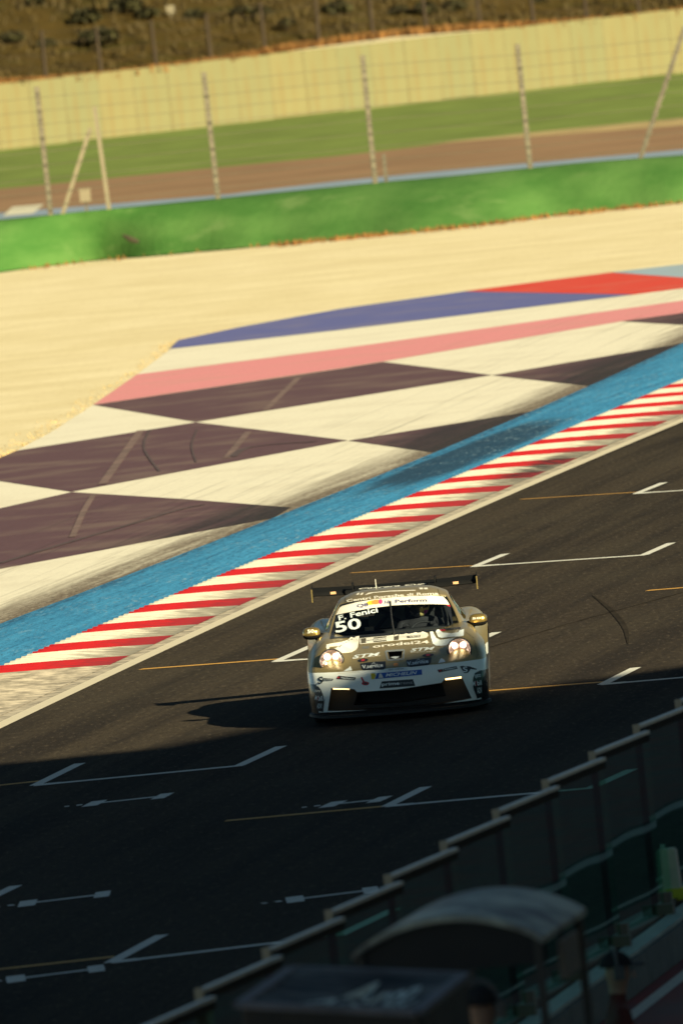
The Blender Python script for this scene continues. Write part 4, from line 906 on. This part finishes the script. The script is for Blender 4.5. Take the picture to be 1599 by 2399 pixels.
def oval(f, cx, cy, rx, ry, m, off, sl=-.09): decal([f(cx+rx*cos(t), cy+ry*sin(t)+sl*rx*cos(t)) for t in [2*pi*k/18 for k in range(18)]], m, off)
oval(Z7, 85, 675, 110, 34, D_black, .004); oval(Z7, 85, 675, 40, 20, D_red, .005); oval(Z7, 1410, 570, 118, 32, D_black, .004); oval(Z7, 1410, 570, 44, 18, D_red, .005)
decal([Z7(*p) for p in ((25, 745), (200, 715), (545, 695), (552, 830), (500, 862), (90, 882), (60, 850))], D_black, .004); decal([Z7(*p) for p in ((965, 672), (1480, 612), (1470, 720), (1420, 770), (1060, 812), (985, 800))], D_black, .004)
letter('V.service', Z7(70, 850), Z7(495, 812), 8.4, D_white, .0055); letter('V.service', Z7(990, 780), Z7(1420, 728), 8.4, D_white, .0055)
line_d([Z7(230, 800), Z7(310, 722), Z7(340, 770)], .7, D_white, off=.0055); line_d([Z7(1140, 730), Z7(1215, 648), Z7(1250, 690), Z7(1330, 665)], .7, D_white, off=.0055)
oval(Z7, 755, 768, 52, 36, D_orange, .004)
# duct rim
for a, b in (((548, 488), (925, 462)), ((925, 462), (905, 655)), ((905, 655), (592, 672)), ((592, 672), (548, 488))): line_d([Z7(*a), Z7(*b)], 4.2, D_grey, off=.003, name='duct_rim', tree=body_bvh)
decal([Z7(*p) for p in ((640, 618), (735, 600), (835, 604), (790, 628), (750, 650), (715, 640))], D_white, .006, name='duct_badge', tree=body_bvh)
# mountain logos by the lamps
decal([Z4(*p) for p in ((680, 478), (740, 440), (765, 425), (785, 400), (800, 435), (815, 465))], D_white, .004); letter('APULIA TRASPORTI', Z4(585, 520), Z4(920, 492), 2.4, D_cream, .004)
decal([Z5(*p) for p in ((690, 355), (725, 290), (740, 275), (760, 310), (780, 300), (800, 335))], D_white, .004); letter('APULIA TRASPORTI', Z5(620, 392), Z5(945, 350), 2.2, D_cream, .004)
# bumper stickers
decal([Z7(*p) for p in ((520, 915), (560, 875), (600, 842), (940, 812), (1000, 862), (990, 872), (700, 905))], D_white, .004); letter('RENT COMPANY', Z7(610, 882), Z7(925, 858), 3.0, D_grey, .0055)
decal([Z7(*p) for p in ((245, 945), (325, 935), (345, 990), (320, 1052), (262, 1062))], D_yel, .0045); decal([Z7(*p) for p in ((372, 938), (1282, 862), (1288, 965), (500, 1040), (330, 1052), (350, 1000))], D_blue, .0045)
decal([Z7(*p) for p in ((400, 1035), (415, 960), (445, 938), (470, 960), (500, 1028))], D_cream, .0055); letter('MICHELIN', Z7(545, 1008), Z7(1190, 952), 7.0, D_white, .006, it=.3)
decal([Z7(*p) for p in ((45, 1020), (62, 1012), (105, 1100), (90, 1120))], D_red, .0045, name='tow_strap'); oval(ZP, 530, 900, 28, 14, D_red, .0045, 0); oval(ZP, 530, 900, 14, 6, D_black, .0055, 0)
decal([Z4(*p) for p in ((945, 570), (965, 565), (1010, 640), (985, 665))], D_red, .0045, name='tow_strap')
decal([ZP(*p) for p in ((652, 885), (885, 868), (902, 918), (635, 938))], D_black, .0045); letter('prime', ZP(652, 918), ZP(785, 908), 7.2, D_white, .006); letter('rent', ZP(790, 907), ZP(884, 901), 6.4, D_grey, .006)
decal([Z4(*p) for p in ((605, 545), (875, 572), (850, 612), (570, 595))], D_black, .0045); letter('TAGliatori', Z4(640, 590), Z4(845, 602), 4.0, D_white, .006); decal([Z4(*p) for p in ((590, 560), (625, 562), (620, 586), (585, 584))], D_red, .0055)
decal([Z5(*p) for p in ((675, 455), (965, 398), (985, 438), (700, 495))], D_black, .0045); letter('TAGliatori', Z5(750, 470), Z5(960, 432), 4.0, D_white, .006); decal([Z5(*p) for p in ((700, 460), (735, 453), (740, 475), (708, 482))], D_red, .0055)
letter('S', Z4(290, 670), Z4(385, 650), 15, D_black, .0045, it=.2); decal([Z4(*p) for p in ((370, 580), (528, 592), (515, 620), (365, 626))], D_black, .0045); letter('Sportitalia', Z4(380, 617), Z4(512, 612), 2.6, D_white, .006)
decal([Z5(*p) for p in ((1020, 402), (1060, 395), (1160, 400), (1280, 440), (1265, 452), (1180, 440), (1165, 470), (1140, 500), (1085, 504))], D_black, .0045); letter('S', Z5(1070, 490), Z5(1140, 480), 12, D_white, .006)
# corner panels
for tx, a, b, h, m in (('sparco', Z4(248, 785), Z4(330, 795), 6.5, D_cream), ('M', Z4(245, 905), Z4(280, 915), 10, D_white), ('bil1', Z4(300, 920), Z4(385, 925), 11, D_white), ('ADVI', Z4(280, 1035), Z4(350, 1042), 11, D_white)): letter(tx, a, b, h, m, .006)
letter('O', Z4(280, 915), Z4(302, 918), 9, D_red, .0065)
decal([Z4(*p) for p in ((246, 700), (300, 705), (340, 760), (372, 840), (395, 912), (380, 1000), (370, 1095), (280, 1080), (246, 900))], D_black, .0042)
decal([Z5(*p) for p in ((1345, 455), (1250, 500), (1225, 570), (1212, 640), (1228, 740), (1262, 830), (1280, 890), (1360, 870), (1360, 600))], D_black, .0042)
for tx, a, b, h, m in (('sparco', Z5(1250, 572), Z5(1340, 558), 10, D_white), ('M', Z5(1212, 698), Z5(1252, 696), 11, D_white), ('bil', Z5(1285, 690), Z5(1350, 680), 11, D_white), ('ADV', Z5(1285, 812), Z5(1358, 800), 13, D_white)): letter(tx, a, b, h, m, .006)
letter('O', Z5(1254, 695), Z5(1284, 692), 10, D_red, .0065)
# panel gaps
line_d([Z5(1240, 0), Z5(1300, 225), Z5(1265, 270)], .6, D_dk, name='panel_gap'); line_d([Z2(240, 1300), Z2(300, 1230), Z2(390, 1130)], .6, D_dk, name='panel_gap'); line_d([Z4(243, 230), Z4(240, 500)], .6, D_dk, name='panel_gap')
line_d([Z3(1105, 985), Z3(1235, 1080)], .6, D_dk, name='panel_gap')

# headlights
def frame(c, nrm):
    z = Vector(nrm).normalized(); x = Vector((0, 0, 1)).cross(z).normalized(); y_ = z.cross(x); return Matrix(((x.x, y_.x, z.x, c[0]), (x.y, y_.y, z.y, c[1]), (x.z, y_.z, z.z, c[2]), (0, 0, 0, 1)))
M_lampin = plain('lamp_reflector', (.42, .30, .25), .3, .7); M_led = emis('lit_lamp', (1.0, .88, .70), 9.0); M_glow = emis('lamp_halo', (1.0, .62, .42), .55); M_drl = emis('lit_daylight_strip', (1.0, .66, .26), 2.2); M_bezel = plain('lamp_bezel', (.02, .018, .02), .3)
for sx, zc in ((-1, (775.9, 1548.2)), (1, (1075.3, 1521.6))):
    p = drop(*zc, 0, body_bvh); nrm = Vector((sx*.12, -.96, .26)).normalized()
    Mx = frame(p+nrm*.018, nrm)
    M_ = MB(); M_.lathe([(.131, -.10), (.131, -.005), (.127, .008), (.118, .010), (.114, 0)], Mx, 32); h_ = cpart(M_.build('headlight', M_bezel, car, True))
    M_ = MB(); M_.lathe([(.115, -.004), (.10, -.022), (.05, -.035), (.001, -.038)], Mx, 32); M_.build('reflector', M_lampin, h_, True)
    for a, b in ((-1, -1), (1, -1), (-1, 1), (1, 1)):
        Mc = Mx @ Matrix.Translation((a*.046, b*.047, -.02))
        M_ = MB(); M_.lathe([(.001, .014), (.020, .012), (.027, .004)], Mc, 14); M_.build('lamp', M_led, h_, True)
        M_ = MB(); M_.lathe([(.027, .003), (.039, .0), (.043, -.012)], Mc, 14); M_.build('lamp_glow_ring', M_glow, h_, True)  # ring with its own emission, stands in for the glow round each lamp
    M_ = MB(); M_.lathe([(.118, .004), (.10, .024), (.06, .040), (.001, .046)], Mx, 32); M_.build('lens', M_cglass, h_, True)
for pts_ in (((287, 944), (287, 930), (405, 932), (410, 945)), ((1128, 875), (1127, 862), (1248, 846), (1249, 860))):
    q = [on_plane(*ZP(*p), .14 if True else 0) for p in pts_]; V = [tuple(p) for p in q]+[(p.x, p.y+.03, p.z) for p in q]
    cpart(mesh('daylight_strip', V, [(0, 1, 2, 3), (4, 7, 6, 5), (0, 4, 5, 1), (1, 5, 6, 2), (2, 6, 7, 3), (3, 7, 4, 0)], M_drl, car))
# splitter
lipA = catmull(mirror_net(BN), 6, 1)[0]; V = []; F = []
for p in lipA:
    dirn = Vector((p[0]*.35, -.6-(.4*(1-abs(p[0]))), 0)).normalized()
    for off, z in ((-.06, .112), (.045, .098), (.045, .070), (-.06, .070)): V.append((p[0]*1.0+dirn.x*off, p[1]+dirn.y*off, z+.02*max(0, (abs(p[0])-.8)/.14)))
for i in range(len(lipA)-1):
    for k in range(4): a = i*4+k; b = i*4+(k+1) % 4; F.append((a, b, b+4, a+4))
F += [(0, 3, 2, 1), tuple(len(V)-4+k for k in range(4))]
cpart(mesh('splitter', V, F, M_dgrey, car))
for sx in (-1, 1):
    for k in range(2):
        M_ = MB(); M_.add([(sx*.875, .24+.0*k, .20+.13*k), (sx*.955, .42, .235+.13*k), (sx*.925, .42, .225+.13*k), (sx*.875, .26, .19+.13*k)], [(0, 1, 2, 3)]); cpart(M_.build('canard', M_carbon, car))
# wheels
for sx in (-1, 1):
    for yc, w_, r_, xc in ((1.03, .28, .335, .79), (3.49, .31, .345, .80)):
        Mx = Matrix.Translation((sx*xc, yc, r_)) @ Matrix.Rotation(pi/2, 4, 'Y')
        M_ = MB(); M_.lathe([(r_-.07, -w_/2), (r_-.015, -w_/2), (r_, -w_/2+.02), (r_, w_/2-.02), (r_-.015, w_/2), (r_-.07, w_/2), (r_-.07, -w_/2)], Mx, 36); wh = M_.build('wheel', M_tyre, car, True)
        M_ = MB(); M_.lathe([(r_-.07, sx*.12), (r_-.09, sx*.10), (.06, sx*.06), (.001, sx*.07)], Mx, 36)
        for k in range(10):
            a = 2*pi*k/10; c = Mx @ Vector((cos(a)*.15, sin(a)*.15, sx*.10)); M_.box(c, (.02, .03, .2), R=Matrix.Rotation(-a*1.0, 3, 'X'))
        M_.build('rim', M_rim, wh, True)
# mirrors: gold top shell, black lower shell and stalk
for sx, c0, c1, s1 in ((-1, ZP(60, 520), ZP(192, 530), ZP(205, 600)), (1, ZP(1305, 432), ZP(1440, 410), ZP(1290, 500))):
    yc = 1.62; a, b = on_plane(*c0, yc), on_plane(*c1, yc); c = (a+b)/2; w_ = abs(b.x-a.x)/2
    V = []; F = []; nn2 = 12
    for j in range(nn2+1):
        th = pi*j/nn2
        for i in range(24): ph = 2*pi*i/24; e = lambda v_, p_: math.copysign(abs(v_)**p_, v_); V.append((c.x+w_*e(cos(th), .75)*1.0, c.y+.075*e(sin(th), .7)*e(cos(ph), .9), c.z+.068*e(sin(th), .6)*e(sin(ph), .8)))
    for j in range(nn2):
        for i in range(24): F.append((j*24+i, j*24+(i+1) % 24, (j+1)*24+(i+1) % 24, (j+1)*24+i))
    mi = [0 if sum(V[i][2] for i in f)/4 > c.z-.016 else 1 for f in F]
    mr = cpart(mesh('mirror', V, F, [M_goldbright, M_carbon], car, True, mi))
    e_ = Vector((sx*.79, 1.72, .86)); M_ = MB(); M_.tube([(c.x-sx*w_*.55, c.y+.01, c.z-.03), (c.x-sx*w_*.9, c.y+.03, c.z-.10), e_], [.035, .032, .04], 8); M_.build('stalk', M_carbon, mr, True)
    if sx < 0: TV, TF, _ = text_mesh('50'); V = [(c.x-.04+u*.07, c.y-.078-.0, c.z+.012+v*.035/.7) for u, v in TV]; V = [(x, y_, z) for x, y_, z in V]
    else: TV, TF, _ = text_mesh('50'); V = [(c.x-.06+u*.09, c.y-.077, c.z+.012+v*.018/.7) for u, v in TV]
    mesh('lettering', V, TF, D_cream, mr)
# wing
W = MB(); chord = [(a, 1.140+(b-1.195)*.72) for a, b in [(4.13, 1.205), (4.15, 1.235), (4.24, 1.262), (4.40, 1.292), (4.45, 1.305), (4.45, 1.298), (4.36, 1.262), (4.24, 1.215), (4.16, 1.195)]]
nx_ = 12; V = []
for i in range(nx_+1): x = -.895+1.79*i/nx_; V += [(x, y_, z-.018*(1-(x/.9)**2)) for y_, z in chord]
nc = len(chord); F = [(i*nc+k, i*nc+(k+1) % nc, (i+1)*nc+(k+1) % nc, (i+1)*nc+k) for i in range(nx_) for k in range(nc)]+[tuple(range(nc)), tuple(nx_*nc+k for k in range(nc))[::-1]]
W.add(V, F); wing = cpart(W.build('wing', M_carbon, car, True)); wing.data.set_sharp_from_angle(angle=radians(50))
for sx in (-1, 1):
    M_ = MB(); M_.add([(sx*.897, 4.08, 1.08), (sx*.897, 4.48, 1.07), (sx*.897, 4.50, 1.245), (sx*.897, 4.10, 1.215), (sx*.907, 4.08, 1.08), (sx*.907, 4.48, 1.07), (sx*.907, 4.50, 1.245), (sx*.907, 4.10, 1.215)], [(0, 1, 2, 3), (7, 6, 5, 4), (0, 4, 5, 1), (1, 5, 6, 2), (2, 6, 7, 3)]); 
    M_.build('endplate', M_carbon, wing); M_ = MB(); M_.bar((sx*.902, 4.072, 1.08), (sx*.902, 4.092, 1.22), .014, .012); M_.build('endplate_edge', M_goldbright, wing)
    M_ = MB(); P_ = [(sx*.45, 4.02, .88), (sx*.45, 3.98, 1.07), (sx*.45, 4.02, 1.235), (sx*.45, 4.16, 1.25), (sx*.45, 4.26, 1.19)]
    M_.tube(P_, [.02, .016, .014, .013, .013], 8); M_.build('wing_support', M_carbon, wing, True)
    M_ = MB(); M_.add([(sx*.67-.03, 4.137, 1.150), (sx*.67+.03, 4.137, 1.150), (sx*.67+.03, 4.16, 1.176), (sx*.67-.03, 4.16, 1.176)], [(0, 1, 2, 3)]); M_.build('badge_plate', plain('wing_badge', (.62, .36, .18), .5), wing)
wing_bvh = BVHTree.FromPolygons([v.co.copy() for v in wing.data.vertices], [tuple(p.vertices) for p in wing.data.polygons])
letter('Carrera Cup', ZP(480, 196), ZP(985, 156), 2.6, D_cream, .003, parent=wing, tree=wing_bvh, it=.3)
# antennas, wiper
q = on_plane(*ZP(612, 190), 2.7); M_ = MB(); M_.tube([(q.x, 2.7, 1.20), (q.x-.005, 2.72, q.z+.105)], [.006, .003], 6); cpart(M_.build('antenna', D_cream, car))
M_ = MB(); pw_ = [drop(*ZP(*p), .014, cab_bvh) for p in ((718, 290), (722, 380), (732, 460), (745, 535))]; M_.tube(pw_, [.007, .009, .010, .014], 6); cpart(M_.build('wiper', M_inner, car))
# cabin fittings
M_ = MB(); M_.box((0, 1.84, .79), (1.18, .30, .12)); cpart(M_.build('dashboard', M_inner, car))
cage = MB()
for pts_ in ([(-.52, 2.62, .45), (-.50, 2.58, 1.0), (-.40, 2.55, 1.16), (.40, 2.55, 1.16), (.50, 2.58, 1.0), (.52, 2.62, .45)], [(-.46, 2.58, .60), (.10, 2.56, 1.13)], [(.44, 2.58, .62), (-.30, 2.56, 1.12)], [(-.40, 2.55, 1.15), (-.52, 1.98, 1.02), (-.56, 1.75, .85)], [(.40, 2.55, 1.15), (.52, 1.98, 1.02), (.56, 1.75, .85)], [(-.45, 2.0, 1.10), (.45, 2.0, 1.10)], [(-.42, 2.58, 1.1), (-.38, 3.4, .75)], [(.42, 2.58, 1.1), (.38, 3.4, .75)]): cage.tube(pts_, .024, 8)
cpart(cage.build('roll_cage', M_inner, car, True))
M_ = MB(); M_.box((.34, 2.52, .72), (.46, .12, .62)); M_.box((.34, 2.50, 1.06), (.34, .10, .16)); M_.box((.34, 2.30, .50), (.46, .5, .12)); M_.box((.13, 2.42, 1.02), (.03, .2, .16)); M_.box((.55, 2.42, 1.02), (.03, .2, .16)); cpart(M_.build('seat', M_inner, car))
M_int = plain('bare_cabin_metal', (.35, .30, .22), .6); M_ = MB(); M_.box((-.30, 3.22, .62), (.5, .2, .3)); M_.box((-.05, 3.3, .86), (.5, .06, .14)); M_.box((-.4, 2.2, .58), (.3, .3, .22)); M_.box((-.28, 1.98, .84), (.10, .05, .10)); M_.box((-.46, 2.9, .84), (.06, .5, .10)); M_.box((-.06, 3.15, .99), (.34, .05, .13)); M_.box((-.44, 2.75, 1.0), (.12, .05, .18)); cpart(M_.build('cabin_equipment', M_int, car))
sw = MB(); n_ = 24; Mx = Matrix.Translation((.30, 1.90, .78)) @ Matrix.Rotation(radians(70), 4, 'X'); sw.tube([tuple(Mx @ Vector((cos(2*pi*k/n_)*.15, sin(2*pi*k/n_)*.13, 0))) for k in range(n_+1)], .014, 6); sw.box(Mx @ Vector((0, 0, 0)), (.2, .05, .05)); cpart(sw.build('steering_wheel', M_inner, car, True))
# driver
dl = MW @ Vector((.27, 2.16, .44)); dr = empty('person', dl, 'driver in dark suit and black, yellow and pink helmet seated behind the windscreen', 'person', rz=CAR_YAW)
J = [((0, -.02, .10), .14, .10), ((0, .06, .28), .15, .10), ((0, .06, .44), .15, .09), ((0, .03, .54), .06), ((0, 0, .60), .06), ((.20, .04, .44), .055), ((.24, -.12, .32), .045), ((.14, -.31, .43), .032), ((-.20, .04, .44), .055), ((-.24, -.12, .32), .045), ((-.14, -.31, .43), .032),
     ((.10, -.18, .08), .08), ((.12, -.52, .18), .06), ((.10, -.72, .04), .045), ((-.10, -.18, .08), .08), ((-.12, -.52, .18), .06), ((-.10, -.72, .04), .045)]
skin_mesh('body', J, [(0, 1), (1, 2), (2, 3), (3, 4), (2, 5), (5, 6), (6, 7), (2, 8), (8, 9), (9, 10), (0, 11), (11, 12), (12, 13), (0, 14), (14, 15), (15, 16)], dr, M_cloth_b)
for s_ in (-1, 1):
    JJ = [((s_*.14, -.31, .43), .028, .018), ((s_*.145, -.335, .455), .03, .016)]; EE = [(0, 1)]
    for k in range(4): JJ += [((s_*.145+(-.024+.016*k), -.36, .46-.004*k), .0085), ((s_*.145+(-.022+.014*k), -.365, .43), .008)]; EE += [(1, len(JJ)-2), (len(JJ)-2, len(JJ)-1)]
    JJ += [((s_*.11, -.325, .45), .01), ((s_*.10, -.34, .46), .008)]; EE += [(0, len(JJ)-2), (len(JJ)-2, len(JJ)-1)]; skin_mesh('hand', JJ, EE, dr, M_cloth_b, 1)
nh = NT('helmet_paint'); X, Y, Zz = nh.xyz(); c = nh.mix(nh.math('GREATER_THAN', X, .015), (.02, .022, .03), (.78, .66, .26)); c = nh.mix(nh.math('MULTIPLY', nh.math('GREATER_THAN', X, .06), nh.math('LESS_THAN', Zz, .575)), c, (.55, .06, .42)); M_helm = nh.fin(c, .25)  # yellow side widened so its colour also carries the sunlit part
hm = ellip('helmet', (0, -.01, .635), (.125, .15, .135), M_helm, dr, n=16); M_ = MB()
V = []; F = []
for j in range(6):
    zz = .60+.075*j/5
    for i in range(15): a = -pi/2+radians(-62+124*i/14); k_ = math.sqrt(max(.2, 1-((zz-.635)/.14)**2)); V.append((.128*k_*cos(a), -.01+.154*k_*sin(a), zz))
for j in range(5):
    for i in range(14): q = j*15+i; F.append((q, q+1, q+16, q+15))
mesh('visor', V, F, plain('dark_visor', (.03, .025, .02), .1, .3), dr, True)
